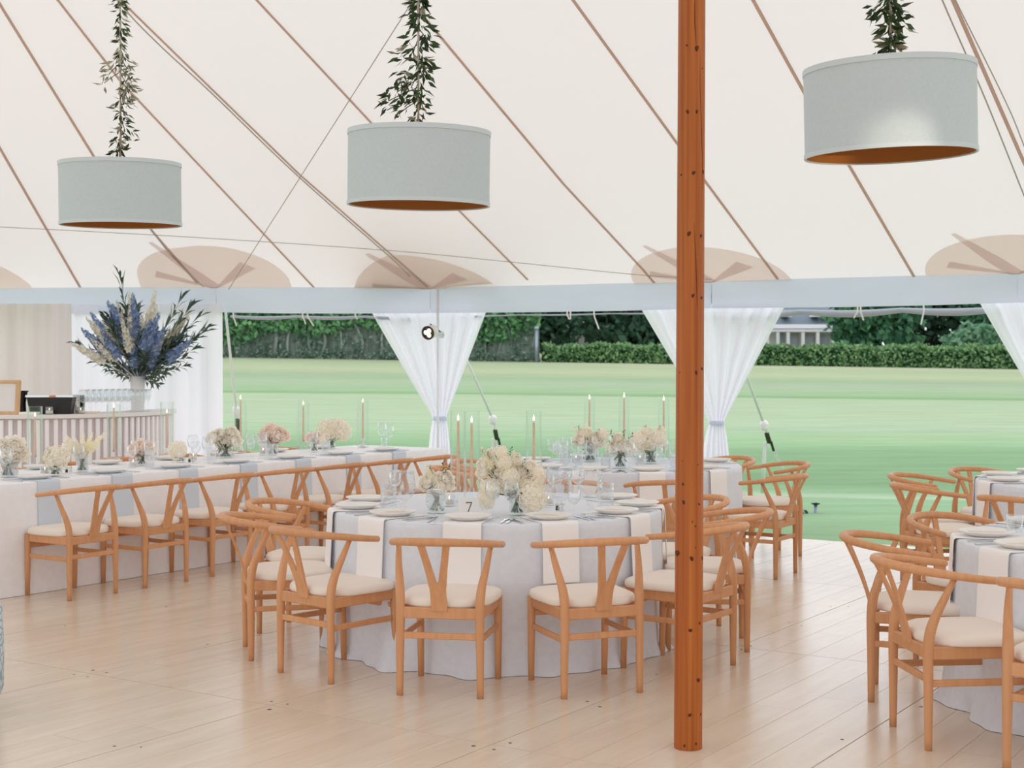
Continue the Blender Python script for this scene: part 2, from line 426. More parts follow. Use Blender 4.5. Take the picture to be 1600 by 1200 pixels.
for j in range(NV):
    v = j/(NV-1)
    for p in per2:
        q = apex(p); c = p.lerp(Vector((q.x, q.y, HR)), v); c.z -= 0.16*4*v*(1-v)
        rv.append(c)
for j in range(NV-1):
    for i in range(nu): rf.append((j*nu+i, j*nu+(i+1) % nu, (j+1)*nu+(i+1) % nu, (j+1)*nu+i))
cm = MB().add(rv, rf)
ceiling = cm.build('ceiling', M_canopy); tag(ceiling, 'cream sailcloth tent canopy', None, None, 'structure')
roof_bvh = BVHTree.FromPolygons([tuple(v) for v in rv], rf)
def roof_px(px, py, off=0.012):
    d = ray(px, py).normalized(); h, n_, i_, t_ = roof_bvh.ray_cast(Vector((0, 0, HC)), d)
    if h is None: return None
    return h - Vector((0, 0, off))
def roof_z(x, y):
    h = roof_bvh.ray_cast(Vector((x, y, -5)), Vector((0, 0, 1)))[0]
    return h.z if h is not None else HR
def roof_line(px_pts, r, m, name, off=0.012, flat=0.35, n=6, extend=0):
    pts = []
    for i in range(len(px_pts)-1):
        (x0, y0), (x1, y1) = px_pts[i], px_pts[i+1]
        for k in range(10):
            q = roof_px(x0+(x1-x0)*k/10, y0+(y1-y0)*k/10, off)
            if q is not None: pts.append(q)
    q = roof_px(*px_pts[-1], off)
    if q is not None: pts.append(q)
    return MB().tube(pts, r, n, flat=flat).build(name, m, ceiling)
SEAMS = [[(-60, 126), (0, 230), (125, 447)], [(-110, -180), (0, 5), (150, 248), (240, 362), (308, 440)], [(-40, -150), (92, 0), (190, 127), (490, 447)],
         [(60, -125), (190, 0), (467, 270), (668, 446)], [(270, -140), (403, 0), (580, 190), (720, 330), (836, 447)], [(540, -125), (642, 0), (880, 285), (1005, 420), (1022, 440)],
         [(800, -130), (897, 0), (1058, 222), (1215, 434)], [(1105, -130), (1178, 0), (1258, 145), (1330, 262), (1428, 430)], [(1425, -150), (1490, 0), (1597, 245), (1680, 420)]]
for s_ in SEAMS: roof_line(s_, 0.0150, M_seam, 'seam')
for a, b in ((0, 1), (1, 2), (2, 3), (3, 4)):
    pass
def eave_dir(i):
    d = (PP[min(i+1, 4)] - PP[max(i-1, 0)]); d.z = 0; return d.normalized()
for i, P in enumerate(PP):
    e = eave_dir(i); g = Vector((e.y, -e.x, 0)); g = (g*0.8 + Vector((-0.5746, -0.8184, 0))*0.2).normalized()
    pk = MB(); vs = []; nr, na = 5, 28
    def surf(x, y, off): 
        q = P + e*x + g*y; q.z = roof_z(q.x, q.y) - off if y > 0.004 else HE-off
        return q
    def pf(u, v):
        a = PI*u; return surf(0.80*v*math.cos(a), 0.66*v*math.sin(a)+0.003, 0.008)
    pk.grid(pf, na, nr); pk.build('canopy_patch', M_patch, ceiling)
    for a, ln, wd in ((0.75, 0.60, 0.17), (2.02, 0.98, 0.12), (2.72, 0.62, 0.12)):
        mb = MB()
        def wf(u, v, a=a, ln=ln, wd=wd):
            t = v*ln; hw = (0.01 + wd*0.5*v) if ln < 0.8 else (0.012 + wd*0.5*(1-max(0, v-0.35)/0.65*0.8))
            x = t*math.cos(a) + (u-0.5)*2*hw*-math.sin(a); y = t*math.sin(a) + (u-0.5)*2*hw*math.cos(a)
            return surf(x, max(0.003, y*0.82), 0.014)
        mb.grid(wf, 3, 14); mb.build('reinforcement', M_star, ceiling)
ZV = 2.11
def valance_seg(a, b, seed):
    r_ = random.Random(seed); ph = r_.random()*6
    d = (b-a); ln = d.length; d.normalize(); out = Vector((-d.y, d.x, 0))
    def fn(u, v):
        p = a.lerp(b, u); dz = (HE+0.004)-(HE-ZV)*v
        w_ = 0.018*math.sin(u*9+ph)*v + 0.012*math.sin(u*21+ph*2+v*2)*v - 0.01*math.sin(PI*u)*v
        return Vector((p.x, p.y, 0)) + out*w_ + Vector((0, 0, dz - 0.012*math.sin(PI*u)*v))
    return MB().grid(fn, 40, 8).build('valance', M_valance, ceiling)
vp = [PP[0] + (PP[0]-PP[1])*1.2] + PP + [P5, P6]
for i in range(len(vp)-1): valance_seg(vp[i], vp[i+1], i)
# eave wire and ropes under the canopy
def rope(pts, r, m, name, label, n=6): 
    o = MB().tube(pts, r, n).build(name, m); return tag(o, label, 'rope')
def roof_rope(px_pts, r, label, off=0.028):
    pts = [roof_px(x, y, off) for x, y in px_pts]; pts = [p for p in pts if p is not None]
    return rope(catmull(pts, 6), r, M_rope, 'tent_rope', label)
roof_rope([(90, -125), (189, 2), (250, 66), (330, 140), (467, 272), (610, 398), (640, 428)], 0.006, 'grey rope running down the canopy to the eave above the spotlight curtain')
roof_rope([(150, 250), (238, 358), (272, 400), (318, 444)], 0.005, 'thin grey rope below the left drum lamp, ending at the tent corner patch')
roof_rope([(1425, -120), (1475, 0), (1540, 150), (1600, 300), (1640, 400)], 0.006, 'thin grey rope on the canopy at the right, left of the seam')
roof_rope([(1430, -135), (1496, 0), (1570, 150), (1600, 222), (1660, 380)], 0.005, 'thin grey rope on the canopy at the right, right of the seam')
lw_ = [roof_px(x, y, 0.03) for x, y in ((-120, 346), (0, 350), (300, 366), (610, 387), (800, 405), (990, 424), (1112, 432))]
rope(catmull(lw_, 6), 0.004, M_rope, 'tent_rope', 'very thin line running level across the canopy from the left to the timber post')
b_ = D(700, -85, 9.0); a_ = PP[1] + Vector((0.15, -0.1, -0.03)); dirn = (b_-a_)
h = roof_bvh.ray_cast(a_+dirn*0.3, dirn.normalized())[0]
rope([a_, h if h is not None else b_], 0.004, M_rope, 'tent_rope', 'thin taut cord slanting from the tent corner up past the middle drum lamp')
# rolled side walls tied up under the valance
def rolled(a, b, r, sag, label):
    th = thing('rolled_sidewall', label, 'tent wall', (0, 0, 0))
    pts = []
    for k in range(25):
        t = k/24; p = a.lerp(b, t); s_ = abs(math.sin(t*3*PI))
        pts.append(Vector((p.x, p.y+0.24, ZV-0.02 - sag*(0.4+0.6*s_))))
    MB().tube(pts, [r*(0.75+0.35*abs(math.sin(k/24*3*PI))) for k in range(25)], 10, flat=0.6).build('rolled_cloth', M_roll, th)
    return th, pts
def ribbon(th, p, ln, bend):
    d_ = Vector((bend, 0, 0))
    pts = catmull([p+Vector((0, -0.04, 0.05)), p+Vector((0, -0.05, -0.02)), p+d_*0.4+Vector((0, -0.04, -ln*0.5)), p+d_+Vector((0, -0.03, -ln))], 4)
    MB().tube(pts, 0.008, 6, flat=0.5).build('ribbon_tie', M_ball, th)
t1, q1 = rolled(PP[1]+Vector((0.1, 0, 0)), PP[2], 0.03, 0.03, 'grey rolled-up tent wall tied under the valance above the ivy wall')
for px_, ln, bd in ((366, 0.12, 0.03), (474, 0.10, 0.03), (482, 0.12, 0.06), (556, 0.05, 0.02)):
    p = D(px_, 492, 15.15); ribbon(t1, p, ln, bd)
t2, q2 = rolled(PP[2], PP[3], 0.014, 0.012, 'thin rolled tent wall under the valance between the tied curtains')
for px_, ln, bd in ((886, 0.06, 0.02), (891, 0.06, 0.0), (928, 0.16, 0.05)):
    p = D(px_, 490, 14.5); ribbon(t2, p, ln, bd)
t3, q3 = rolled(PP[3], PP[4], 0.055, 0.045, 'grey rolled-up tent wall with white ribbons, right of the timber post')
for px_, ln, bd in ((1338, 0.08, -0.03), (1343, 0.10, 0.03), (1441, 0.14, -0.02)):
    p = D(px_, 484, 13.3); ribbon(t3, p, ln, bd)

# ---------------------------------------------------------------- lawn
def lawn_z(x, y):
    t = max(0.0, y-14.0); return -0.11 + 0.0250*t - 0.015*x*t/76.0*(1 if t > 0 else 0)
lm = MB()
ys = [-45, -20, -5, 4, 8, 11, 12.5, 14, 16, 18, 20, 23, 26, 30, 35, 40, 46, 53, 60, 68, 76, 84, 92, 100, 115, 135]
xs = [-90, -60, -45, -35, -28, -22, -17, -12, -8, -5, -2, 1, 4, 7, 10, 14, 18, 23, 28, 34, 42, 55, 75, 100]
lm.grid(lambda u, v: (lambda x, y: Vector((x, y, lawn_z(max(-50, min(60, x)), y))))(xs[int(round(u*(len(xs)-1)))], ys[int(round(v*(len(ys)-1)))]), len(xs), len(ys))
M_lawn = mat('mown_lawn', (0.2, 0.3, 0.15), 0.9, 0.05)
b = M_lawn.node_tree.nodes['Principled BSDF']
tcl = N(M_lawn, 'ShaderNodeTexCoord'); sxl = N(M_lawn, 'ShaderNodeSeparateXYZ'); L(M_lawn, tcl.outputs['Object'], sxl.inputs[0])
nz = N(M_lawn, 'ShaderNodeTexNoise'); nz.inputs['Scale'].default_value = 0.05; mpl = N(M_lawn, 'ShaderNodeMapping'); mpl.inputs['Scale'].default_value = (0.6, 1.6, 1)
L(M_lawn, tcl.outputs['Object'], mpl.inputs[0]); L(M_lawn, mpl.outputs[0], nz.inputs['Vector'])
ma = N(M_lawn, 'ShaderNodeMath'); ma.operation = 'MULTIPLY_ADD'; ma.inputs[1].default_value = 7.0; L(M_lawn, nz.outputs[0], ma.inputs[0])
sk = N(M_lawn, 'ShaderNodeMath'); sk.operation = 'MULTIPLY_ADD'; sk.inputs[1].default_value = 0.13; L(M_lawn, sxl.outputs['X'], sk.inputs[0]); L(M_lawn, sxl.outputs['Y'], sk.inputs[2])
L(M_lawn, sk.outputs[0], ma.inputs[2])
lgm = N(M_lawn, 'ShaderNodeMath'); lgm.operation = 'LOGARITHM'; lgm.inputs[1].default_value = 10.0; L(M_lawn, ma.outputs[0], lgm.inputs[0])
mrl = N(M_lawn, 'ShaderNodeMapRange'); mrl.inputs['From Min'].default_value = 1.0; mrl.inputs['From Max'].default_value = 2.0; L(M_lawn, lgm.outputs[0], mrl.inputs[0])
crl = N(M_lawn, 'ShaderNodeValToRGB'); L(M_lawn, mrl.outputs[0], crl.inputs[0])
def lp(y): return (math.log10(y+3.5)-1.0)
LK = 0.70
stops = [(10, (172, 206, 160)), (18.2, (168, 205, 160)), (18.4, (202, 222, 190)), (18.9, (166, 202, 158)), (20, (146, 182, 136)), (24.5, (154, 190, 144)), (25.5, (170, 206, 158)),  # nearest stops lightened to make up for the canopy's shade
         (31, (194, 215, 178)), (43.5, (191, 212, 172)), (44.3, (148, 184, 136)), (46, (170, 202, 154)), (53, (184, 204, 168)), (60, (172, 196, 156)), (68, (198, 208, 168)), (80, (184, 204, 162)), (90, (202, 206, 172))]
els = crl.color_ramp.elements
for k, (y, c) in enumerate(stops):
    e = els[0] if k == 0 else (els[1] if k == 1 else els.new(lp(y)))
    e.position = lp(y); e.color = (*[v*LK for v in lin(c)], 1)
gn = N(M_lawn, 'ShaderNodeTexNoise'); gn.inputs['Scale'].default_value = 2.2; gn.inputs['Detail'].default_value = 8; gn.inputs['Roughness'].default_value = 0.7
gmp = N(M_lawn, 'ShaderNodeMapping'); gmp.inputs['Scale'].default_value = (0.22, 1.0, 1); L(M_lawn, tcl.outputs['Object'], gmp.inputs[0]); L(M_lawn, gmp.outputs[0], gn.inputs['Vector'])
gmr = N(M_lawn, 'ShaderNodeMapRange'); gmr.inputs['To Min'].default_value = 0.70; gmr.inputs['To Max'].default_value = 1.30; L(M_lawn, gn.outputs[0], gmr.inputs[0])
hsl = N(M_lawn, 'ShaderNodeHueSaturation'); L(M_lawn, crl.outputs[0], hsl.inputs['Color']); L(M_lawn, gmr.outputs[0], hsl.inputs['Value'])
L(M_lawn, hsl.outputs[0], b.inputs['Base Color'])
lawn = lm.build('lawn', M_lawn); tag(lawn, 'mown green golf lawn rising to the hedge', None, None, 'structure')

# ---------------------------------------------------------------- planting and houses beyond the lawn
def leaf_cloud(n, sampler, size, droop=0.0):
    """n small leaf quads with random turn; sampler(n) -> (n,3) points"""
    p = sampler(n); n = len(p)
    a = rng.normal(size=(n, 3)); a /= np.linalg.norm(a, axis=1, keepdims=True)
    b_ = rng.normal(size=(n, 3)); b_ -= a*(a*b_).sum(1, keepdims=True); b_ /= np.linalg.norm(b_, axis=1, keepdims=True)
    s_ = size*rng.uniform(0.6, 1.3, (n, 1))
    q = np.stack([p - a*s_*0.5, p + b_*s_*0.32, p + a*s_*0.5, p - b_*s_*0.32], 1).reshape(-1, 3)
    f = np.arange(4*n).reshape(-1, 4)
    return q, f
def cloud_mesh(name, parts, m, parent):
    vs = np.concatenate([q for q, f in parts]); off = 0; fs = []
    for q, f in parts: fs.append(f+off); off += len(q)
    fs = np.concatenate(fs)
    me = bpy.data.meshes.new(name); me.vertices.add(len(vs)); me.vertices.foreach_set('co', vs.astype(np.float32).ravel())
    me.loops.add(fs.size); me.loops.foreach_set('vertex_index', fs.astype(np.int32).ravel())
    me.polygons.add(len(fs)); me.polygons.foreach_set('loop_start', np.arange(0, fs.size, 4, dtype=np.int32))
    try: me.polygons.foreach_set('loop_total', np.full(len(fs), 4, dtype=np.int32))
    except Exception: pass
    me.materials.append(m); me.update(); me.validate()
    o = bpy.data.objects.new(name, me); COL.objects.link(o)
    if parent is not None: o.parent = parent
    return o
def box_sampler(x0, x1, y0, y1, zf0, zf1, shell=True):
    def f(n):
        x = rng.uniform(x0, x1, n); y = rng.uniform(y0, y1, n); u = rng.uniform(0, 1, n)
        if shell:
            k = rng.random(n); y = np.where(k < 0.62, y0 + rng.normal(0, 0.12, n), y); u = np.where(k >= 0.62, 1 + rng.normal(0, 0.05, n), u)
        z = np.array([zf0(a) + (zf1(a)-zf0(a))*t for a, t in zip(x, u)])
        return np.stack([x, y, z], 1)
    return f
def ell_sampler(c, r, low=-1.0):
    def f(n):
        d = rng.normal(size=(n, 3)); d /= np.linalg.norm(d, axis=1, keepdims=True); k = rng.uniform(0.72, 1.04, (n, 1))
        k *= 1 + 0.16*np.sin(d[:, :1]*7+d[:, 2:]*5) + 0.1*np.sin(d[:, 1:2]*11+2)
        p = d*k*np.array(r) + np.array(c); return p[d[:, 2] > low]
    return f
M_ivy = leafmat('ivy_leaf', lin((74, 128, 86)), lin((134, 184, 128)), 0.6, 0.2)  # ivy, hedge and tree leaf colours are lightened to stand in for haze
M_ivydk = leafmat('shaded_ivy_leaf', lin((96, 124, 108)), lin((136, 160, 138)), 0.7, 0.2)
M_ivyback = noise_col(mat('grey_fence_boards', lin((84, 100, 92)), 0.9, 0.05), lin((92, 110, 100)), lin((160, 168, 160)), (1.4, 1, 0.12), 2.0)
M_hedge = leafmat('hedge_leaf', lin((82, 126, 84)), lin((148, 184, 126)), 0.6, 0.2)
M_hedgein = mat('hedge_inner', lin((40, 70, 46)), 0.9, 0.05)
M_treedk = leafmat('dark_tree_leaf', lin((42, 72, 56)), lin((76, 110, 84)), 0.7, 0.15)
M_treemid = leafmat('mid_tree_leaf', lin((58, 106, 80)), lin((98, 146, 108)), 0.7, 0.2)
M_treelt = leafmat('light_conifer_leaf', lin((92, 140, 110)), lin((138, 176, 142)), 0.7, 0.2)
M_bark = mat('bark', lin((70, 62, 54)), 0.9, 0.05)
HY = 90.0
def px2x(px, y): return (px-800)/F*y
x0, x1 = px2x(200, HY), px2x(843, HY)
iv = thing('ivy_wall', 'tall dark boundary fence thickly grown with green ivy beyond the lawn', 'ivy wall', ((x0+x1)/2, HY, 0))
def loc_(o): o.matrix_parent_inverse = Matrix.Translation(-Vector(iv.location)); return o
bk = MB(); bk.grid(lambda u, v: Vector((x0+(x1-x0)*u, HY+0.5, lawn_z(x0+(x1-x0)*u, HY)-0.3 + 6.2*v)), 40, 2)
bk.grid(lambda u, v: Vector((x0+(x1-x0)*u, HY+0.9, lawn_z(x0+(x1-x0)*u, HY)-0.3 + 6.2*v)), 40, 2, flip=True)
loc_(bk.build('fence', M_ivyback, iv))
for k in range(26):
    x = x0 + (x1-x0)*(k+random.random()*0.7)/26; z = lawn_z(x, HY)-0.1
    loc_(MB().tube(catmull([(x, HY+0.3, z), (x+random.uniform(-.3, .3), HY+0.25, z+1.2), (x+random.uniform(-.5, .5), HY+0.2, z+2.6)], 4), [0.07+random.random()*0.05]*9, 5).build('stem', M_ivyback, iv))
def ivtop(n):
    x = rng.uniform(x0, x1, n); hgt = 5.6
    thr = 1.45 + 0.7*np.sin(x*0.8)*np.sin(x*0.31+1) ; z = thr + rng.random(n)**0.8*(hgt-thr)
    zz = np.array([lawn_z(a, HY) for a in x]) + z
    return np.stack([x, HY + 0.1 + rng.normal(0, 0.22, n), zz], 1)
def ivlow(n):
    x = rng.uniform(x0, x1, n); z = rng.random(n)*2.6
    keep = np.sin(x*2.3)+np.sin(x*5.1+z)+rng.normal(0, 0.7, n) > -0.2; x = x[keep]; z = z[keep]
    return np.stack([x, HY + 0.2 + rng.normal(0, 0.12, len(x)), np.array([lawn_z(a, HY) for a in x]) + z], 1)
def ivfoot(n):
    x = rng.uniform(x0, x1, n); z = np.abs(rng.normal(0, 0.28, n))
    return np.stack([x, HY - 0.1 + rng.normal(0, 0.15, n), np.array([lawn_z(a, HY) for a in x]) + z], 1)
o = loc_(cloud_mesh('ivy_leaves', [leaf_cloud(11000, ivtop, 0.42)], M_ivy, iv)); o['kind'] = 'stuff'
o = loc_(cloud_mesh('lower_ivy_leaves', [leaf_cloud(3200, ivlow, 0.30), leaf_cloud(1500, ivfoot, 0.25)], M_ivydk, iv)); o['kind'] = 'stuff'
gp = thing('gate_post', 'slim grey post where the ivy wall meets the low hedge', 'post', (px2x(838, HY-0.6), HY-0.6, lawn_z(px2x(838, HY), HY)))
MB().tube([(0, 0, -0.1), (0, 0, 2.0)], 0.11, 8).build('shaft', M_galv, gp); MB().ball((0, 0, 2.12), 0.17, 8, 6).build('finial', M_galv, gp)
hx0, hx1 = px2x(847, HY+1), px2x(1720, HY)
hd = thing('low_hedge', 'clipped low green hedge along the far edge of the lawn', 'hedge', (0, 0, 0))
hz0 = lambda x: lawn_z(x, HY)-0.05
hz1 = lambda x: 2.83 + 0.07*math.sin(x*1.3)+0.06*math.sin(x*3.7) - max(0, x-8)*0.006
MB().grid(lambda u, v: (lambda x: [Vector((x, HY+0.15, hz0(x))), Vector((x, HY+0.15, hz1(x)-0.12)), Vector((x, HY+1.5, hz1(x)-0.12)), Vector((x, HY+1.5, hz0(x)))][int(round(v*3))])(hx0+(hx1-hx0)*u), 60, 4).build('hedge_core', M_hedgein, hd)  # dark solid core that closes the gaps between the hedge leaves
o = cloud_mesh('hedge_leaves', [leaf_cloud(9000, box_sampler(hx0, hx1, HY, HY+1.6, hz0, hz1), 0.26)], M_hedge, hd); o['kind'] = 'stuff'
def tree(label, px, y, ztop, rx, zlow, m, n=2600, size=0.7, name='tree', cat='tree', bumps=5):
    x = px2x(px, y); zb = lawn_z(max(-40, min(40, x)), y)
    t = thing(name, label, cat, (x, y, zb))
    MB().tube([(0, 0, -0.2), (0.1, 0, (ztop-zb)*0.75)], [rx*0.07+0.08, 0.05], 7).build('trunk', M_bark, t)
    ps = []; H = ztop-zlow
    ps.append(leaf_cloud(n//2, ell_sampler((0, 0, zlow-zb+H*0.5), (rx, rx*0.8, H*0.5)), size))
    for k in range(bumps):
        a = k*2.4+px; rr = rx*0.55
        ps.append(leaf_cloud(n//(2*bumps), ell_sampler((math.cos(a)*rx*0.55, math.sin(a)*rx*0.4, zlow-zb+H*(0.25+0.6*((k*0.37) % 1))), (rr, rr*0.8, H*0.24)), size))
    o = cloud_mesh('crown', ps, m, t); o['kind'] = 'stuff'
    return t
tree('very dark conifer spreading above the hedge, left of the timber post', 985, 104, 8.0, 5.2, 2.2, M_treedk, 3800, 0.7)
tree('dark green tree between the ivy wall and the white roof', 862, 97, 8.5, 2.2, 2.0, M_treedk, 2200, 0.6)
tree('tall dark tree standing close behind the timber post', 1085, 118, 10.0, 4.6, 2.0, M_treedk, 2800, 0.8)
tree('dark green tree just right of the house', 1372, 103, 9.5, 3.4, 1.8, M_treemid, 3000, 0.65)
tree('broad dark tree behind the hanging ribbons on the right', 1452, 114, 11, 4.6, 1.5, M_treedk, 3000, 0.8)
tree('pale feathery conifer above the hedge on the right', 1545, 99, 4.5, 2.9, 1.6, M_treelt, 2600, 0.45)
tree('green tree behind the pale conifer, partly behind the right curtain', 1590, 108, 9.5, 3.8, 1.5, M_treemid, 3000, 0.7)
tree('dark tall trees far behind the white-roofed building', 925, 128, 13, 7.0, 1.0, M_treedk, 2600, 1.0)
tree('distant dark tree behind the house', 1265, 150, 14, 9.0, 1.0, M_treedk, 2600, 1.2)
tree('distant tree filling the gap behind the right curtain', 1690, 124, 12, 5.5, 1.0, M_treemid, 2600, 0.9)
M_render = mat('white_render', lin((214, 214, 218)), 0.8, 0.1); M_slate = mat('blue_slate_roof', lin((116, 130, 140)), 0.7, 0.2)
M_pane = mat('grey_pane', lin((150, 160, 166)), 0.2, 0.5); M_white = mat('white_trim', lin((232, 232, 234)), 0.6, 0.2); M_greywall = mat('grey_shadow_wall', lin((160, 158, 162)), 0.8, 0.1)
def house():
    y = 125.0; k = y/F
    xl = px2x(1165, y); xr = px2x(1330, y)
    zz = lambda py: HC + (571-py)*k
    hs = thing('house', 'white two-storey house with blue-grey roof and dormers beyond the hedge', 'house', ((xl+xr)/2, y, lawn_z(30, y)))
    hs_loc = Vector(hs.location)
    def part(mb, name, m, parent=hs, sm=False):
        mb.v = [tuple(Vector(v)-hs_loc) for v in mb.v]; return mb.build(name, m, parent, sm)
    cx = (xl+xr)/2; W_ = xr-xl
    part(MB().box((cx, y+2.5, (zz(512)+zz(560))/2), (W_, 5, zz(512)-zz(560))), 'wall', M_render)
    part(MB().box((cx, y+1.6, zz(510)), (W_+0.5, 3.8, 0.35)), 'eave', M_white)
    rf_ = MB(); rf_.add([(xl-.3, y-0.1, zz(508)), (xr+.3, y-0.1, zz(508)), (xr-1.2, y+4, zz(470)), (xl+1.2, y+4, zz(470)), (xl-.3, y+5, zz(508)), (xr+.3, y+5, zz(508))], [(0, 1, 2, 3), (0, 3, 4), (1, 5, 2), (4, 3, 2, 5)])
    part(rf_, 'roof', M_slate)
    part(MB().box((cx, y-0.3, zz(517)), (W_+0.6, 1.6, 0.2)), 'porch_roof', M_white)
    for px_ in (1196, 1212, 1228, 1251, 1274, 1298, 1309):
        x = px2x(px_, y); part(MB().box((x, y-0.9, (zz(519)+zz(548))/2), (0.28, 0.28, zz(519)-zz(548))), 'column', M_white)
    for px_, wpx in ((1220, 12), (1239, 19), (1263, 19), (1286, 20)):
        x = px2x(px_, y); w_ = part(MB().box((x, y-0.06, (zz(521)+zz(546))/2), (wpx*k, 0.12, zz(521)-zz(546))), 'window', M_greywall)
        mb = MB().box((x, y-0.14, (zz(524)+zz(544))/2), (wpx*k*0.75, 0.06, (zz(524)-zz(544))*0.8)); mb.v = [tuple(Vector(v)-hs_loc) for v in mb.v]; mb.build('pane', M_pane, w_, False)
    for px_ in (1230, 1276, 1292):
        x = px2x(px_, y); dm = part(MB().box((x, y+0.6, zz(490)), (13*k, 1.6, 10*k)), 'dormer', M_white)
        mb = MB().box((x, y-0.24, zz(490)), (8*k, 0.1, 6*k)); mb.v = [tuple(Vector(v)-hs_loc) for v in mb.v]; mb.build('pane', M_pane, dm, False)
house()
def white_roof():
    y = 112.0; k = y/F; zz = lambda py: HC+(571-py)*k; X = lambda px: px2x(px, y)
    t = thing('outbuilding', 'small building with a bright white sloping roof seen above the hedge', 'building', (X(905), y, lawn_z(5, y)))
    o_ = Vector(t.location)
    r_ = MB(); r_.add([(X(902), y, zz(497)), (X(940), y, zz(515)), (X(933), y+2, zz(521)), (X(884), y+2, zz(503)), (X(902), y, zz(500)), (X(940), y, zz(519)), (X(933), y+2, zz(525)), (X(884), y+2, zz(507))],
                      [(0, 1, 2, 3), (7, 6, 5, 4), (0, 4, 5, 1), (1, 5, 6, 2), (2, 6, 7, 3), (3, 7, 4, 0)])
    r_.v = [tuple(Vector(v)-o_) for v in r_.v]; r_.build('roof', M_white, t, False)
    g_ = MB().box((X(900), y+3, zz(506)), (40*k, 2, 26*k)); g_.v = [tuple(Vector(v)-o_) for v in g_.v]; g_.build('gable_wall', M_pane, t, False)
    g_ = MB().box((X(882), y+1, zz(500)), (16*k, 1, 9*k), Matrix.Rotation(0.5, 3, 'Y')); g_.v = [tuple(Vector(v)-o_) for v in g_.v]; g_.build('side_roof', M_render, t, False)
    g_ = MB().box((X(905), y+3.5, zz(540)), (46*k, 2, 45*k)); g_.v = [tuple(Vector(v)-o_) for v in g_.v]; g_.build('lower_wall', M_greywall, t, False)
white_roof()

# ---------------------------------------------------------------- timber centre post
PB = G(1075, 1168, 0.0)
post = thing('tent_post', 'tall round orange-brown timber tent post with dark knots', 'post', PB)
lean = Vector((0.0035, 0, 1)); PR = 0.057
mb = MB(); pts = [lean*z for z in (0.0, 0.004, 0.6, 1.6, 2.6, 3.6, 5.0, HR-0.02)]
mb.tube(pts, [PR*0.97, PR*1.005, PR, PR*0.985, PR*0.965, PR*0.945, PR*0.93, PR*0.92], 32); mb.build('shaft', M_post, post)
def post_pt(px, py, off=0.0):
    d = ray(px, py); o_ = Vector((0, 0, HC)); t0 = PB.y/d.y; z = HC + d.z*t0
    c = PB + lean*z; r_ = PR*(1-0.02*z); dx = d.x*t0-c.x; dx = max(-r_*0.97, min(r_*0.97, dx))
    n_ = Vector((dx, -math.sqrt(max(1e-6, r_*r_-dx*dx)), 0)).normalized()
    return c + n_*(r_+off) - PB, n_
KN = [(1071, 75, 2.0), (1086, 80, 4.2), (1095, 110, 1.6), (1072, 178, 3.2), (1086, 178, 3.0), (1063, 275, 2.0), (1081, 273, 3.2), (1097, 270, 3.2), (1074, 367, 3.6), (1093, 370, 3.0), (1080, 463, 3.0), (1094, 466, 2.8),
      (1085, 582, 3.0), (1095, 576, 3.0), (1061, 582, 1.2), (1065, 755, 2.4), (1066, 783, 3.2), (1090, 786, 2.2), (1079, 813, 1.4), (1084, 820, 1.6), (1078, 870, 3.6), (1057, 863, 5.5), (1096, 871, 3.6), (1084, 853, 1.2), (1091, 971, 2.4), (1076, 981, 3.2),
      (1089, 1059, 3.6), (1075, 1112, 3.0), (1093, 1113, 2.0), (1067, 1160, 2.2), (1085, 1157, 2.2), (1064, 719, 1.2), (1088, 725, 1.2)]
kp = F/PB.y
for px, py, r in KN:
    p, n_ = post_pt(px, py, 0.0004); R_ = n_.to_track_quat('Z', 'Y').to_matrix()
    mb = MB(); rr = r/kp
    mb.lathe([(rr, -0.0012), (rr*0.85, 0.0006), (rr*0.4, 0.0011), (0.0001, 0.0013)], 9, p, R_ @ Matrix.Diagonal((1, 1.15, 1)), wob=lambda a, r_: 1+0.18*math.sin(a*2+px)+0.1*math.sin(a*3))
    mb.build('knot', M_knot, post)
for pth in ([(1083, 0), (1083, 40), (1085, 76)], [(1092, 76), (1091.5, 140), (1094, 210), (1095, 270), (1093, 350)], [(1081.5, 350), (1084, 400), (1086, 450), (1087, 488)]):
    pp_ = [post_pt(x, y, 0.0002)[0] for x, y in pth]
    MB().tube(catmull(pp_, 5), [0.0005+0.0016*math.sin(PI*min(1, (k+1)/(5*(len(pp_)-1)+2))) for k in range(5*(len(pp_)-1)+1)], 5).build('crack', M_knot, post)

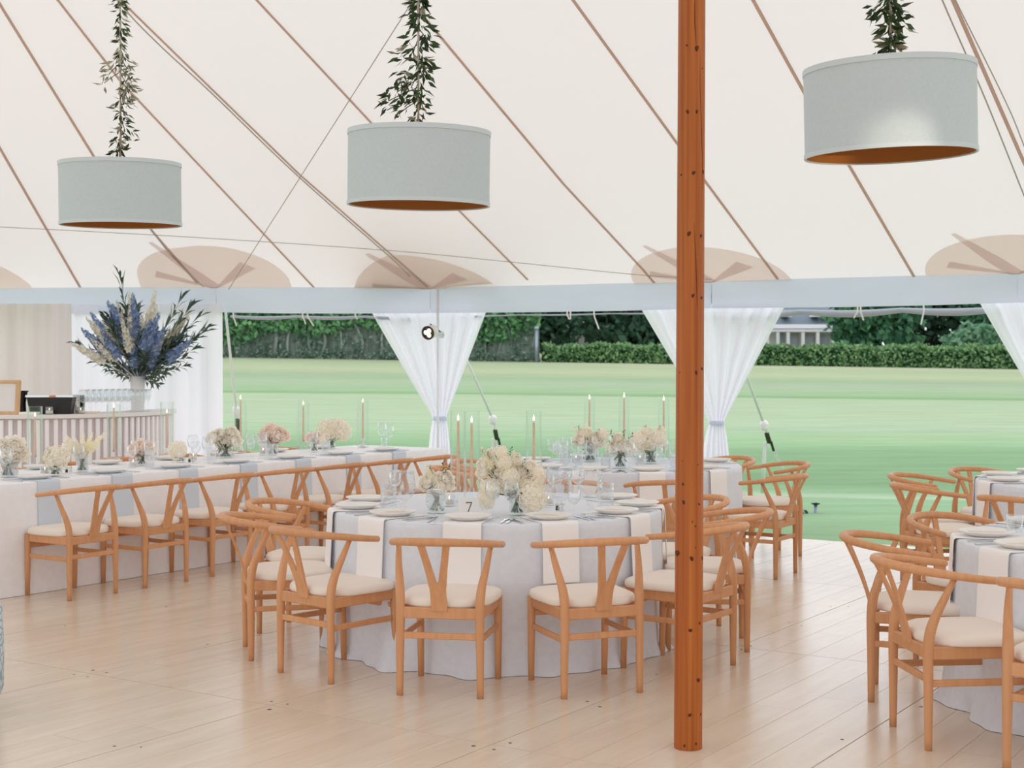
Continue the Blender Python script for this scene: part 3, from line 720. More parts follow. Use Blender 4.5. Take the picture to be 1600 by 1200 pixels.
# ---------------------------------------------------------------- drum pendant lamps with leafy cords
def pendant(label, cx, ytop, ybot, dia_px, tilt, garland, pale):
    dia = 0.76; d = dia*F/dia_px
    bot = D(cx, ybot, d); top = D(cx, ytop, d); H = top.z-bot.z; R = dia/2
    t = thing('drum_pendant_lamp', label, 'pendant lamp', (bot.x, bot.y, bot.z))
    rot = Matrix.Rotation(tilt, 3, 'Y') @ Matrix.Rotation(0.035, 3, 'X')
    def bl(prof, name, m, n=64):
        mb = MB().lathe(prof, n, (0, 0, 0), rot, closed=True); sharp(mb.build(name, m, t), 40)
    th = 0.004
    bl([(R, 0), (R, H), (R-th, H), (R-th, 0)], 'shade', M_shade)
    bl([(R-th-0.001, 0.004), (R-th-0.001, H-0.004), (R-th-0.004, H-0.004), (R-th-0.004, 0.004)], 'lining', M_gold)
    bl([(R+0.004, H-0.022), (R+0.004, H+0.003), (R-0.006, H+0.003), (R-0.006, H-0.022)], 'top_trim', M_shadetrim)
    bl([(R+0.004, -0.002), (R+0.004, 0.018), (R-0.006, 0.018), (R-0.006, -0.002)], 'bottom_trim', M_shadetrim)
    mb = MB().lathe([(0.0001, H-0.035), (R-th-0.005, H-0.035), (R-th-0.005, H-0.040), (0.0001, H-0.040)], 48, (0, 0, 0), rot); mb.build('top_disc', M_gold, t)
    for k in range(3):
        a = k*2*PI/3+0.4; MB().tube([rot @ Vector((0, 0, H)), rot @ Vector((R*math.cos(a)*0.98, R*math.sin(a)*0.98, H-0.02))], 0.004, 5).build('spider_arm', M_steel, t)
    up = roof_z(bot.x, bot.y) - bot.z - 0.02
    MB().tube([(0, 0, H-0.03), (0, 0, up)], 0.006, 6).build('cord', M_cord, t)
    # garland: twigs with leaves spiralling round the cord
    gl = MB(); gp_ = MB(); k_px = F/d; tw = MB()
    rr = random.Random(int(cx))
    for (py, off, wd, dens, pl) in garland:
        zc = D(cx, py, d).z - bot.z
        for k in range(int(dens*1.25)):
            z = zc + rr.uniform(-10, 10)/k_px*1.4; a = rr.uniform(0, 2*PI)
            r_ = abs(rr.gauss(0, wd*0.45))/k_px
            p = Vector((off/k_px + r_*math.cos(a), r_*math.sin(a), z))
            dr = Vector((math.cos(a)*0.8+off*0.02, math.sin(a)*0.8, rr.uniform(-1.3, 0.25))).normalized()
            nr = Vector((rr.uniform(-1, 1), rr.uniform(-1, 1), rr.uniform(-1, 1)))
            (gp_ if rr.random() < pl else gl).leaf(p, dr, rr.uniform(0.044, 0.072)*garland_scale, rr.uniform(0.014, 0.023)*garland_scale, nr)
        tw.tube([(0, 0, zc+0.04), (off/k_px*0.6, 0, zc), (off/k_px, 0.01, zc-0.03)], 0.0025, 4)
    gt = tw.build('garland_twig', M_stem, t); gt['kind'] = 'stuff'
    if gl.v: o = gl.build('garland_leaves', M_leaf, t, False); o['kind'] = 'stuff'
    if gp_.v: o = gp_.build('pale_garland_leaves', M_leafpale, t, False); o['kind'] = 'stuff'
garland_scale = 1.0
gL = [(y, 0, 7, 9, 0.25) for y in range(-60, 80, 10)] + [(85, 6, 11, 10, 0.6), (92, -8, 8, 8, 0.7), (100, 10, 14, 14, 0.9), (108, -18, 7, 8, 0.9), (116, 16, 10, 12, 0.9), (122, -26, 6, 6, 1), (125, 10, 12, 12, 0.85), (135, 14, 10, 12, 0.85), (145, 10, 9, 12, 0.7), (155, 8, 9, 10, 0.6), (165, 4, 8, 9, 0.4), (175, 0, 8, 9, 0.25), (185, 3, 10, 10, 0.1), (195, 6, 12, 11, 0.05), (205, 0, 11, 10, 0.05), (212, 16, 8, 7, 0.05), (220, -4, 8, 8, 0.2), (230, -8, 9, 8, 0.3), (240, -3, 13, 10, 0.15), (246, -2, 15, 9, 0.15)]
pendant('grey-blue drum pendant lamp at the left, thin garland on its cord', 189, 256, 352, 185, 0.0, gL, 0.5)
gM = [(y, 2, 14, 12, 0.08) for y in range(-60, 50, 10)] + [(55, 14, 10, 10, 0.05), (65, 14, 8, 6, 0.05), (72, -8, 10, 9, 0.1), (80, -24, 9, 8, 0.1), (85, 2, 12, 11, 0.35), (95, 6, 13, 11, 0.2), (105, 12, 14, 12, 0.1), (115, 8, 16, 13, 0.1), (122, -22, 10, 9, 0.15), (128, -12, 12, 11, 0.2), (135, -34, 9, 8, 0.0), (140, -8, 14, 12, 0.05), (148, -46, 7, 7, 0.0), (152, 6, 10, 10, 0.0), (158, -22, 9, 9, 0.0), (163, -50, 6, 4, 0.0), (168, -30, 7, 6, 0.0), (162, 8, 6, 6, 0), (180, -2, 5, 5, 0.5), (190, -1, 6, 6, 0.3)]
garland_scale = 1.15
pendant('grey-blue drum pendant lamp in the middle, dark full garland on its cord', 654, 207, 321, 221, 0.015, gM, 0.1)
gR = [(y, 0, 12, 10, 0.15) for y in range(-60, 10, 10)] + [(10, -10, 14, 12, 0.15), (14, -28, 6, 6, 0), (20, 4, 16, 14, 0.15), (30, 12, 14, 13, 0.3), (40, -4, 13, 12, 0.2), (50, 0, 11, 11, 0.15), (60, 4, 10, 10, 0.3), (70, 2, 11, 11, 0.15), (78, -6, 10, 10, 0.3), (86, -8, 10, 10, 0.3), (90, -22, 6, 4, 0.1)]
pendant('large grey-blue drum pendant lamp to the right of the timber post', 1391, 107, 243, 261, -0.03, gR, 0.2)
sp_d = bpy.data.lights.new('uplight', 'SPOT'); sp_d.energy = 400; sp_d.spot_size = math.radians(3.7); sp_d.spot_blend = 1.0; sp_d.color = (1, 0.86, 0.66); sp_d.shadow_soft_size = 0.03
spo = bpy.data.objects.new('uplight', sp_d); COL.objects.link(spo); spo.location = (3.3, 0.6, 2.0)
tgt = D(1448, 222, 5.93); spo.rotation_euler = (tgt - Vector(spo.location)).to_track_quat('-Z', 'Y').to_euler()

# ---------------------------------------------------------------- side poles, curtains, spotlight
def side_pole(P, label, off=(0, 0, 0), r=0.02):
    t = thing('side_pole', label, 'pole', (P.x+off[0], P.y+off[1], 0))
    MB().tube([(0, 0, -0.1), (0, 0, HE-0.02)], r, 12).build('shaft', M_alu, t); MB().tube([(0, 0, -0.1), (0, 0, -0.07)], 0.06, 12).build('foot', M_alu, t)
side_pole(PP[2], 'slim pale tent side pole in the curtain that carries the spotlight', (0.09, -0.14, 0), 0.013)
def tied_curtain(label, P, e, xl, xr, wx, whw, bl, br, zt, zw, dz=0.0, side=-1):
    """two sheer halves gathered by one tie: offsets along the eave in metres"""
    t = thing('tied_curtain', label, 'curtain', (P.x, P.y, 0))
    nrm = Vector((e.y, -e.x, 0))
    def fn(u, v):
        z = zt - (zt+0.06)*v
        s_ = (zt-z)/(zt-zw)
        if s_ <= 1:
            k = s_
            l = xl + (wx-whw-xl)*k; r = xr + (wx+whw-xr)*k
            edge = -0.02*math.sin(PI*s_)
            l += edge*0.25; r -= edge*0.25
        else:
            k = min(1, (s_-1)/0.45); k = k**0.55
            l = wx-whw + (bl-(wx-whw))*k; r = wx+whw + (br-(wx+whw))*k
        x = l + (r-l)*u
        amp = 0.042*(0.5 + 0.5*abs(s_-1))*min(1, (r-l)/0.5+0.25)
        pl = math.sin(u*2*PI*6 + 1.6*math.sin(u*7+1)) + 0.35*math.sin(u*2*PI*15+2)
        q = e*x + nrm*(amp*pl + 0.02)
        return Vector((q.x, q.y, z))
    MB().grid(fn, 160, 40).build('sheer_panel', M_sheer, t)
    c = e*wx + nrm*0.02
    mb = MB(); mb.lathe([(whw+0.006, -0.020), (whw+0.009, 0), (whw+0.006, 0.020)], 20, (c.x, c.y, zw)); mb.v = [(c.x+(x-c.x), c.y+(y-c.y)*0.6, z) for x, y, z in mb.v]
    mb.build('tieback', M_tie, t)
def span(i, px): 
    P = PP[i]; return (D(px, 600, P.y).x - P.x)
e2 = eave_dir(2); e3 = eave_dir(3); e4 = (PP[4]-PP[3]).normalized(); e4.z = 0
def along(P, e, px):
    """distance along e from P at which the eave line crosses image column px"""
    a = (px-800)/F; den = e.x - a*e.y; return (a*P.y - P.x)/den
P_ = PP[2] + Vector((0, 0.10, 0))
tied_curtain('white sheer curtain with the spotlight, tied at its waist', P_, e2, along(P_, e2, 581), along(P_, e2, 764), along(P_, e2, 688), 0.066, along(P_, e2, 669), along(P_, e2, 707), 2.16, 0.98)
P_ = PP[3] + Vector((0, 0.10, 0))
tied_curtain('white sheer curtain partly hidden by the timber post, tied at its waist', P_, e3, along(P_, e3, 1002), along(P_, e3, 1232), along(P_, e3, 1121), 0.066, along(P_, e3, 1096), along(P_, e3, 1145), 2.16, 0.98)
P_ = PP[4] + Vector((0, 0.10, 0))
tied_curtain('white sheer curtain cut off by the right border', P_, e4, along(P_, e4, 1530), along(P_, e4, 1790), along(P_, e4, 1664), 0.08, along(P_, e4, 1640), along(P_, e4, 1690), 2.14, 0.98)
def drape(label, a, b, m, seed, wl, amp, name='hanging_drape'):
    t = thing(name, label, 'curtain', (a.x, a.y, 0)); r_ = random.Random(seed); ph = [r_.random()*6 for _ in range(4)]
    d = b-a; ln = d.length; d.normalize(); nr = Vector((d.y, -d.x, 0))
    if nr.y > 0: nr = -nr
    def fn(u, v):
        s_ = u*ln; z = 2.2-2.2*v
        k = math.sin(s_*2*PI/wl + 1.2*math.sin(s_*2.3+ph[0]) + ph[1]) + 0.45*math.sin(s_*2*PI/wl*2.3+ph[2])
        q = d*s_ + nr*(amp*(0.55+0.45*v)*k); return Vector((q.x, q.y, z))
    nu = int(ln/wl*18)
    MB().grid(fn, max(40, nu), 6).build('cloth', m, t)
pr = G(347, 690, 0); 
cR = D(347, 600, PP[1].y-0.08); cM = D(98, 600, 15.2); cL = D(-420, 600, 15.0)
cM2 = D(112, 600, 14.98); 
drape('bright white sheer drape behind the tall flower arrangement', cM, cR, M_sheer, 3, 0.42, 0.07)
drape('ivory wall drape behind the bar at the left border', cL, cM2, M_drape, 5, 0.30, 0.05)
# spotlight clipped to the pole
sl = thing('spotlight', 'small spotlight with black rim and glowing warm lamps before the white curtain', 'spotlight', D(669, 520, 14.78))
Q = Vector((-0.55, -1.0, -0.25)).normalized().to_track_quat('Z', 'Y').to_matrix()
MB().lathe([(0.045, -0.13), (0.068, -0.10), (0.071, 0.0), (0.05, -0.001), (0.0001, -0.004)], 24, (0, 0, 0), Q).build('housing', M_ball, sl)
MB().lathe([(0.058, 0.0), (0.058, 0.012), (0.073, 0.012), (0.073, 0.0)], 28, (0, 0, 0), Q, closed=True).build('black_rim', M_black, sl)
MB().lathe([(0.058, 0.002), (0.0001, 0.002)], 24, (0, 0, 0), Q).build('reflector', M_reflector, sl)
for k in range(3):
    a = k*2*PI/3+0.9; c = Q @ Vector((0.027*math.cos(a), 0.027*math.sin(a), 0.004)); mb = MB().lathe([(0.025, 0), (0.018, 0.006), (0.0001, 0.008)], 16, c, Q); mb.build('lamp', M_lens, sl)
cl = D(690, 523, 14.95) - Vector(sl.location)
MB().bevbox(cl, (0.06, 0.05, 0.07), 0.012).build('clamp', M_alu, sl)
MB().tube([cl+Vector((0, 0, 0.02)), (0.02, 0.05, 0.09), Q @ Vector((0.0, 0, -0.08))], 0.008, 6).build('bracket', M_black, sl)
MB().tube([cl+Vector((0.015, -0.03, 0)), cl+Vector((0.02, -0.055, 0))], 0.012, 8).build('knob', M_steel, sl)

# ---------------------------------------------------------------- guy lines outside
def guy(label, top, ball, rat, stake_px, y3, second=None, stake=True):
    t = thing('guy_line', label, 'guy line', (ball.x, ball.y, 0)); o_ = Vector(t.location)
    st = None
    zl = lambda p: lawn_z(p.x, p.y)
    MB().tube([top-o_, ball-o_], 0.014, 6).build('rope', M_guy, t)
    mb = MB().ball((ball-o_), 0.046, 14, 9, (1, 1, 0.95)); mb.build('ball', M_ball, t)
    MB().lathe([(0.046, 0.0), (0.034, -0.045), (0.02, -0.065)], 12, ball-o_).build('cap', M_ball, t)
    r0 = ball-o_ + (rat-ball)*0.3
    MB().tube([r0, rat-o_], 0.022, 6, flat=0.4).build('strap', M_guy, t)
    d_ = (rat-ball).normalized(); R_ = d_.to_track_quat('Z', 'Y').to_matrix()
    MB().bevbox(rat-o_, (0.05, 0.04, 0.13), 0.012, R_).build('ratchet', M_ratchet, t)
    MB().bevbox(rat-o_+d_*0.10+Vector((0.02, 0, 0)), (0.028, 0.02, 0.12), 0.006, R_).build('ratchet_handle', M_ratchet, t)
    MB().tube([rat-o_, stake_px-o_], 0.016, 6, flat=0.5).build('strap', M_guy, t)
    if second is not None: MB().tube([rat-o_+Vector((-0.03, 0, -0.05)), second-o_], 0.02, 6, flat=0.4).build('loose_strap', M_guy, t)
    if stake:
        b_ = stake_px - o_
        MB().bevbox(b_+Vector((-0.02, 0, 0.03)), (0.10, 0.07, 0.07), 0.02).build('stake_hook', M_stake, t)
        MB().tube([b_+Vector((0.11, 0.02, -0.15)), b_+Vector((0.12, 0.02, 0.13))], 0.022, 8).build('stake', M_galv, t)
        MB().lathe([(0.045, 0), (0.05, 0.012), (0.0001, 0.02)], 12, b_+Vector((0.12, 0.02, 0.125))).build('stake_head', M_stake, t)
gz = lambda p: Vector((p.x, p.y, lawn_z(p.x, p.y)))
s3 = G(1258, 806, -0.10)
guy('white guy line with ball and strap pegged to the lawn, right of the post', PP[3]+Vector((0.02, 0.1, 0)), D(1194, 663, 14.7), D(1200, 684, 14.75), s3, 0, D(1191, 770, 14.9))
s2 = gz(D(800, 752, 16.8))
guy('white guy line with ball and strap above the large bouquet', PP[2]+Vector((0.05, 0.1, 0)), D(770, 654, 15.9), D(775, 679, 15.95), s2, 0, D(773, 740, 16.2), stake=False)
s1 = gz(D(392, 760, 16.6))
guy('white guy line beside the left drape edge, its ball behind a taper', PP[1]+Vector((0.05, 0.1, 0)), D(369, 640, 15.9), D(371, 662, 15.95), s1, 0, None, stake=False)

# ---------------------------------------------------------------- round bar with slatted front
BC = Vector((-4.86, 14.28, 0)); BR = 1.42; BH = 1.10
bar = thing('round_bar', 'curved white bar counter with upright slats on its front', 'bar counter', BC)
a0, a1 = math.radians(-178), math.radians(20)
def arc(r_, z): return lambda u, v: Vector((r_*math.cos(a0+(a1-a0)*u), r_*math.sin(a0+(a1-a0)*u), z[0]+(z[1]-z[0])*v))
MB().grid(arc(BR-0.03, (0.02, BH-0.03)), 90, 2).build('back_panel', M_barback, bar)
mb = MB(); n_ = 90; prof = [(BR-0.42, BH-0.035), (BR-0.42, BH), (BR+0.03, BH), (BR+0.03, BH-0.035)]
vs = []; fs = []
for i in range(n_+1):
    a = a0+(a1-a0)*i/n_
    for r_, z in prof: vs.append((r_*math.cos(a), r_*math.sin(a), z))
for i in range(n_):
    for k in range(4): fs.append((i*4+k, i*4+(k+1) % 4, (i+1)*4+(k+1) % 4, (i+1)*4+k))
fs += [(0, 1, 2, 3), (n_*4+3, n_*4+2, n_*4+1, n_*4)]
sharp(mb.add(vs, fs).build('counter_top', M_bartop, bar))
slm = MB().bevbox((0, 0, 0.54), (0.030, 0.036, 1.03), 0.004).mesh('slat', M_slat, False)
ns = 62
for k in range(ns):
    a = a0+(a1-a0)*(k+0.5)/ns
    o = bpy.data.objects.new('slat', slm); COL.objects.link(o); o.parent = bar; o.location = ((BR-0.010)*math.cos(a), (BR-0.010)*math.sin(a), 0); o.rotation_euler = (0, 0, a)
def onbar(px, rfrac=0.5):
    """point on the counter in image column px, rfrac across its depth from the front"""
    r_ = BR - 0.42*rfrac; a = (px-800)/F          # x = a*y
    A_ = 1+a*a; B_ = -2*(BC.y + a*BC.x); C_ = BC.x**2+BC.y**2-r_*r_
    y = (-B_ - math.sqrt(max(0, B_*B_-4*A_*C_)))/(2*A_); return Vector((a*y, y, BH))
# things on the bar
p = onbar(8, 0.35)
fr = thing('picture_frame', 'bamboo-toned wooden frame around a blank cream sheet on the bar', 'picture frame', p); kk = p.y/F
fr.rotation_euler = (math.radians(-8), 0, 0)
w_, h_ = 46*kk, 54*kk; cxo = -1*kk
for (c, s_) in (((cxo, 0, 0.014), (w_, 0.025, 0.03)), ((cxo, 0, h_-0.014), (w_, 0.025, 0.03)), ((cxo-w_/2+0.02, 0, h_/2), (0.045, 0.026, h_)), ((cxo+w_/2-0.02, 0, h_/2), (0.045, 0.026, h_))):
    MB().bevbox(c, s_, 0.006).build('frame_bar', M_frame, fr, False)
MB().box((cxo, 0.004, h_/2), (w_-0.07, 0.006, h_-0.04)).build('sheet', M_paper, fr, False)
p = onbar(35, 0.75); kk = p.y/F
bk_ = tag(sharp(MB().lathe([(0.0001, 0), (0.035, 0.0), (0.03, 0.10), (0.045, 0.2), (0.06, 36*kk), (0.05, 36*kk), (0.035, 0.15), (0.0001, 0.14)], 18).build('wine_bucket', M_black, loc=p)), 'dark fluted bottle bucket half hidden behind the wooden frame', 'bucket')
p = onbar(46, 0.2); kk = p.y/F
tag(MB().bevbox((0, 0, 0.012), (0.16, 0.12, 0.024), 0.004).build('napkin_stack', M_napkin, None, False, p), 'low stack of white paper napkins on the bar beside the frame', 'napkins')
p = onbar(82, 0.45); kk = p.y/F
bx = thing('ice_trough', 'black rectangular drinks trough with bright metal rim on the bar', 'trough', p, 0.06)
W_, H_ = 70*kk, 27*kk
def hollow(mb, w0, w1, d0, d1, z0, z1, th=0.012):
    o_ = [(-w0/2, -d0/2, z0), (w0/2, -d0/2, z0), (w0/2, d0/2, z0), (-w0/2, d0/2, z0), (-w1/2, -d1/2, z1), (w1/2, -d1/2, z1), (w1/2, d1/2, z1), (-w1/2, d1/2, z1)]
    i_ = [(x*(1-2*th/w1), y*(1-2*th/d1), z) for x, y, z in o_[4:]] + [(x*0.9, y*0.9, z0+0.01) for x, y, z in o_[:4]]
    return mb.add(o_+i_, [(3, 2, 1, 0), (0, 1, 5, 4), (1, 2, 6, 5), (2, 3, 7, 6), (3, 0, 4, 7), (4, 5, 9, 8), (5, 6, 10, 9), (6, 7, 11, 10), (7, 4, 8, 11), (8, 9, 13, 12), (9, 10, 14, 13), (10, 11, 15, 14), (11, 8, 12, 15), (12, 13, 14, 15)])
hollow(MB(), W_*0.88, W_, 0.18, 0.22, 0, H_).build('body', M_black, bx, False)
for (c, s_) in (((0, -0.112, H_+0.006), (W_+0.02, 0.012, 0.022)), ((0, 0.112, H_+0.006), (W_+0.02, 0.012, 0.022)), ((-W_/2-0.002, 0, H_+0.006), (0.014, 0.225, 0.022)), ((W_/2+0.002, 0, H_+0.006), (0.014, 0.225, 0.022))):
    MB().bevbox(c, s_, 0.004).build('rim', M_steel, bx, False)
MB().bevbox((W_*0.07, -0.118, H_+0.004), (0.06, 0.01, 0.02), 0.004).build('handle', mat('copper_handle', lin((206, 140, 108)), 0.35, 0.5, 0.5), bx, False)
p = onbar(117, 0.40); kk = p.y/F
tag(MB().bevbox((0, 0, 14*kk), (11*kk, 0.1, 28*kk), 0.006).build('stone_block', M_terrazzo, None, False, p), 'speckled pale stone block standing at the end of the black trough', 'stone block')
p = onbar(127, 0.8); kk = p.y/F
tag(MB().bevbox((0, 0, 14*kk), (8*kk, 0.05, 28*kk), 0.004).build('menu_stand', M_black, None, False, p), 'narrow dark stand between the speckled block and the glass rows', 'stand')
p = onbar(136, 0.25)
tag(MB().bevbox((0, 0, 0.01), (0.22, 0.1, 0.02), 0.004).build('napkin_stack', M_card, None, False, p), 'low stack of beige napkins on the bar before the glass rows', 'napkins')

# ---------------------------------------------------------------- chair
def make_chair():
    t = thing('wishbone_chair', 'x', 'chair')
    def legs():
        for s_ in (-1, 1):
            pts = catmull([(s_*0.193, -0.20, 0), (s_*0.192, -0.20, 0.20), (s_*0.190, -0.20, 0.41), (s_*0.196, -0.185, 0.51), (s_*0.212, -0.145, 0.61), (s_*0.222, -0.105, 0.697)], 4)
            rad = []
            for p in pts:
                z = p.z; rad.append(0.0155+0.0065*min(1, z/0.40) if z < 0.48 else max(0.0125, 0.022-0.0095*(z-0.48)/0.21))
            MB().tube(pts, rad, 10).build('leg', M_beech, t)
        for s_ in (-1, 1):
            MB().tube([(s_*0.196, 0.225, 0), (s_*0.197, 0.221, 0.2), (s_*0.198, 0.215, 0.418)], [0.0150, 0.018, 0.021], 10).build('leg', M_beech, t)
    legs()
    # bent top rail: U in plan, higher at the rear, tapering to round tips
    pl = []
    for k in range(33):
        g = -PI/2*1.0 + (PI)*k/32
        x = 0.256*math.sin(g); c = math.cos(g)
        y = -0.02 - 0.32*(abs(c)**0.82)
        z = 0.698 + 0.043*(-(y+0.02)/0.32)
        pl.append(Vector((x, y, z)))
    tipL = [Vector((-0.250, 0.055, 0.689)), Vector((-0.254, 0.02, 0.693))]; tipR = [Vector((0.254, 0.02, 0.693)), Vector((0.250, 0.055, 0.689))]
    pl = tipL + pl + tipR; m = len(pl)
    rad = [0.0158 + 0.0042*math.sin(PI*k/(m-1)) for k in range(m)]
    pl = [pl[0]+Vector((0, 0.008, 0))] + pl + [pl[-1]+Vector((0, 0.008, 0))]; rad = [0.010]+rad+[0.010]
    MB().tube(pl, rad, 10, flat=1.0).build('top_rail', M_beech, t)
    # Y-shaped back splat
    def at(zf, x):                                  # centre line of the splat leaning back
        y = -0.212 - 0.118*(zf**1.3); return Vector((x, y, 0.405+0.325*zf))
    sp_ = MB(); th = 0.006
    def ribbon(pts, ws):
        vs = []; fs = []
        for p, w_ in zip(pts, ws):
            nrm = Vector((0, -1, -0.35)).normalized()*th
            for dx, sg in ((-w_/2, 1), (w_/2, 1), (w_/2, -1), (-w_/2, -1)): vs.append(p + Vector((dx, 0, 0)) + nrm*sg)
        n_ = len(pts)
        for i in range(n_-1):
            for k in range(4): fs.append((i*4+k, i*4+(k+1) % 4, (i+1)*4+(k+1) % 4, (i+1)*4+k))
        fs += [(3, 2, 1, 0), (n_*4-4, n_*4-3, n_*4-2, n_*4-1)]
        sp_.add(vs, fs)
    ribbon([at(k/5*0.42, 0) for k in range(6)], [0.078, 0.077, 0.076, 0.075, 0.078, 0.084])
    for s_ in (-1, 1):
        zz_ = [0.36+0.64*k/6 for k in range(7)]
        ribbon([at(z, s_*(0.021+0.040*((z-0.36)/0.64)**1.1)) for z in zz_], [0.040, 0.038, 0.036, 0.034, 0.033, 0.033, 0.034])
    sp_.build('back_splat', M_beech, t, False)
    # seat frame aprons and stretchers
    for c, d_ in (((0, -0.20, 0.392), (0.362, 0.022, 0.052)), ((0, 0.213, 0.392), (0.372, 0.022, 0.052)), ((-0.195, 0.006, 0.392), (0.022, 0.385, 0.052)), ((0.195, 0.006, 0.392), (0.022, 0.385, 0.052))):
        MB().bevbox(c, d_, 0.004).build('apron', M_beech, t, False)
    for c, d_ in (((0, -0.20, 0.285), (0.362, 0.014, 0.03)), ((0, 0.213, 0.335), (0.372, 0.014, 0.028)), ((-0.195, 0.006, 0.27), (0.014, 0.385, 0.028)), ((0.195, 0.006, 0.27), (0.014, 0.385, 0.028))):
        MB().bevbox(c, d_, 0.003).build('stretcher', M_beech, t, False)
    # upholstered seat
    n_ = 40; prof = [(0.93, 0.416), (0.985, 0.419), (1.0, 0.428), (1.0, 0.445), (0.975, 0.456), (0.9, 0.464), (0.6, 0.469), (0.0001, 0.470)]
    vs = []; fs = []
    def outline(a):
        c, s_ = math.cos(a), math.sin(a); k = 4.6
        r = (abs(c)**k + abs(s_)**k)**(-1/k)
        x = r*c; y = r*s_
        wx = 0.226 + 0.012*y
        X = x*wx; Y = 0.022 + y*0.222
        if y < -0.55: X *= 1 - 0.15*min(1, (-y-0.55)/0.3)
        return X, Y
    for (f_, z) in prof:
        for k in range(n_):
            X, Y = outline(2*PI*(k+0.5)/n_); vs.append((X*f_, 0.022+(Y-0.022)*f_, z))
    for i in range(len(prof)-1):
        for k in range(n_): fs.append((i*n_+k, i*n_+(k+1) % n_, (i+1)*n_+(k+1) % n_, (i+1)*n_+k))
    fs.append(tuple(reversed(range(n_))))
    MB().add(vs, fs).build('seat', M_cushion, t)
    return t
CH = Proto(make_chair())
def facing(fx, fy): return math.atan2(-fx, fy)
def chair_legs(p1, p2, away, label, group):
    """chair from the floor pixels of its two rear legs; away: rough facing"""
    a, b_ = G(*p1), G(*p2); m = (a+b_)/2; d = b_-a; f = Vector((-d.y, d.x, 0)).normalized()
    if f.dot(Vector(away)) < 0: f = -f
    return CH.put((m.x+f.x*0.2, m.y+f.y*0.2, 0), facing(f.x, f.y), label, group)
def chair_polar(C, deg, r, label, group, turn=0.0):
    g = math.radians(deg); u = Vector((math.cos(g), math.sin(g), 0)); p = C + u*(r-0.2); f = Matrix.Rotation(math.radians(turn), 3, 'Z') @ (-u)
    return CH.put((p.x, p.y, 0), facing(f.x, f.y), label, group)

TR = 0.925; TZ = 0.763
C7 = Vector((-0.086, 7.99, 0)); CBk = Vector((0.90, 11.35, 0)); CR1 = Vector((2.945, 6.34, 0)); CR2 = Vector((4.13, 9.68, 0))
G7, GL, GB, GR1, GR2 = 'chairs round the table numbered seven', 'chairs along the long white table', 'chairs round the table behind the post', 'chairs round the table at the lower right', 'chairs round the far right table'
cb = 'cream-seated beech chair, '
chair_legs((623.4, 1086), (752, 1091.5), (0, 1, 0), cb + 'seen square from behind below the number card', G7)
chair_legs((881.5, 1092), (999.6, 1081.8), (0, 1, 0), cb + 'front of the numbered table, just left of the post', G7)
chair_legs((439, 1051), (517, 1068.7), (1, 1, 0), cb + 'at the near left corner of the numbered table', G7)
chair_polar(C7, -165, 1.38, cb + 'left of the numbered table behind its near left chair', G7)
chair_polar(C7, 163, 1.38, cb + 'far left of the numbered table, its rail against the plates', G7)
chair_polar(C7, -36, 1.38, cb + 'at the numbered table half hidden by the timber post', G7)
chair_polar(C7, -5, 1.38, cb + 'second on the right of the numbered table, behind the post', G7)
chair_polar(C7, 27, 1.38, cb + 'beyond the numbered table, only its rail left of the post', G7)
B1 = Vector((0.5554, 0.8316, 0)); N1 = Vector((0.8316, -0.5554, 0))      # along the long table / towards its near side
LM = Vector((-2.805, 9.50, 0)); LSTEP = Vector((0.3575, 0.5375, 0))
for k in range(7):
    m = LM + LSTEP*k; f = -N1; p = m + f*0.2
    CH.put((p.x, p.y, 0), facing(f.x, f.y), cb + f'{ORD[k]} from the left on the near side of the long table', GL)
for k in range(1, 7):
    m = LM + LSTEP*k - N1*1.93; f = N1; p = m + f*0.2
    CH.put((p.x, p.y, 0), facing(f.x, f.y), cb + f'{ORD[k-1]} from the left beyond the long table', GL)
for deg, ds in ((153, 'far left of the table behind the post, seen through candle cylinders'), (185, 'left of the table behind the post, behind the candle cylinders'), (217, 'near left of the table behind the post, behind the large bouquet'),
                (248, 'front of the table behind the post, rail end beside the large bouquet'), (278, 'front of the table behind the post, rail just left of the post')):
    chair_polar(CBk, deg, 1.40, cb + ds, GB)
chair_legs((1210.5, 905.8), (1243.8, 894.8), (-1, 0.6, 0), cb + 'right of the post at the back table, its whole side showing', GB)
chair_polar(CBk, 15, 1.44, cb + 'right side of the back table, against the lawn', GB)
chair_polar(CBk, 45, 1.44, cb + 'far right of the back table, its rail below the tied curtain', GB)
chair_legs((1395.8, 1135), (1449.8, 1172), (1, 0.1, 0), cb + 'front left of the lower right table, seen almost whole', GR1)
chair_polar(CR1, 163, 1.29, cb + 'left of the lower right table, behind its front left chair', GR1)
chair_polar(CR1, -131, 1.38, cb + 'cut off by the right border at the bottom corner', GR1)
chair_polar(CR1, 118, 1.38, cb + 'beyond the lower right table, its curved rail facing us', GR1)
for deg, ds in ((184, 'left of the far right table, nearer of the two overlapping'), (148, 'left of the far right table, farther of the two overlapping'), (113, 'behind the far right table, bright rail against the lawn'), (222, 'in front of the far right table, rail cut by the border')):
    chair_polar(CR2, deg, 1.42, cb + ds, GR2)

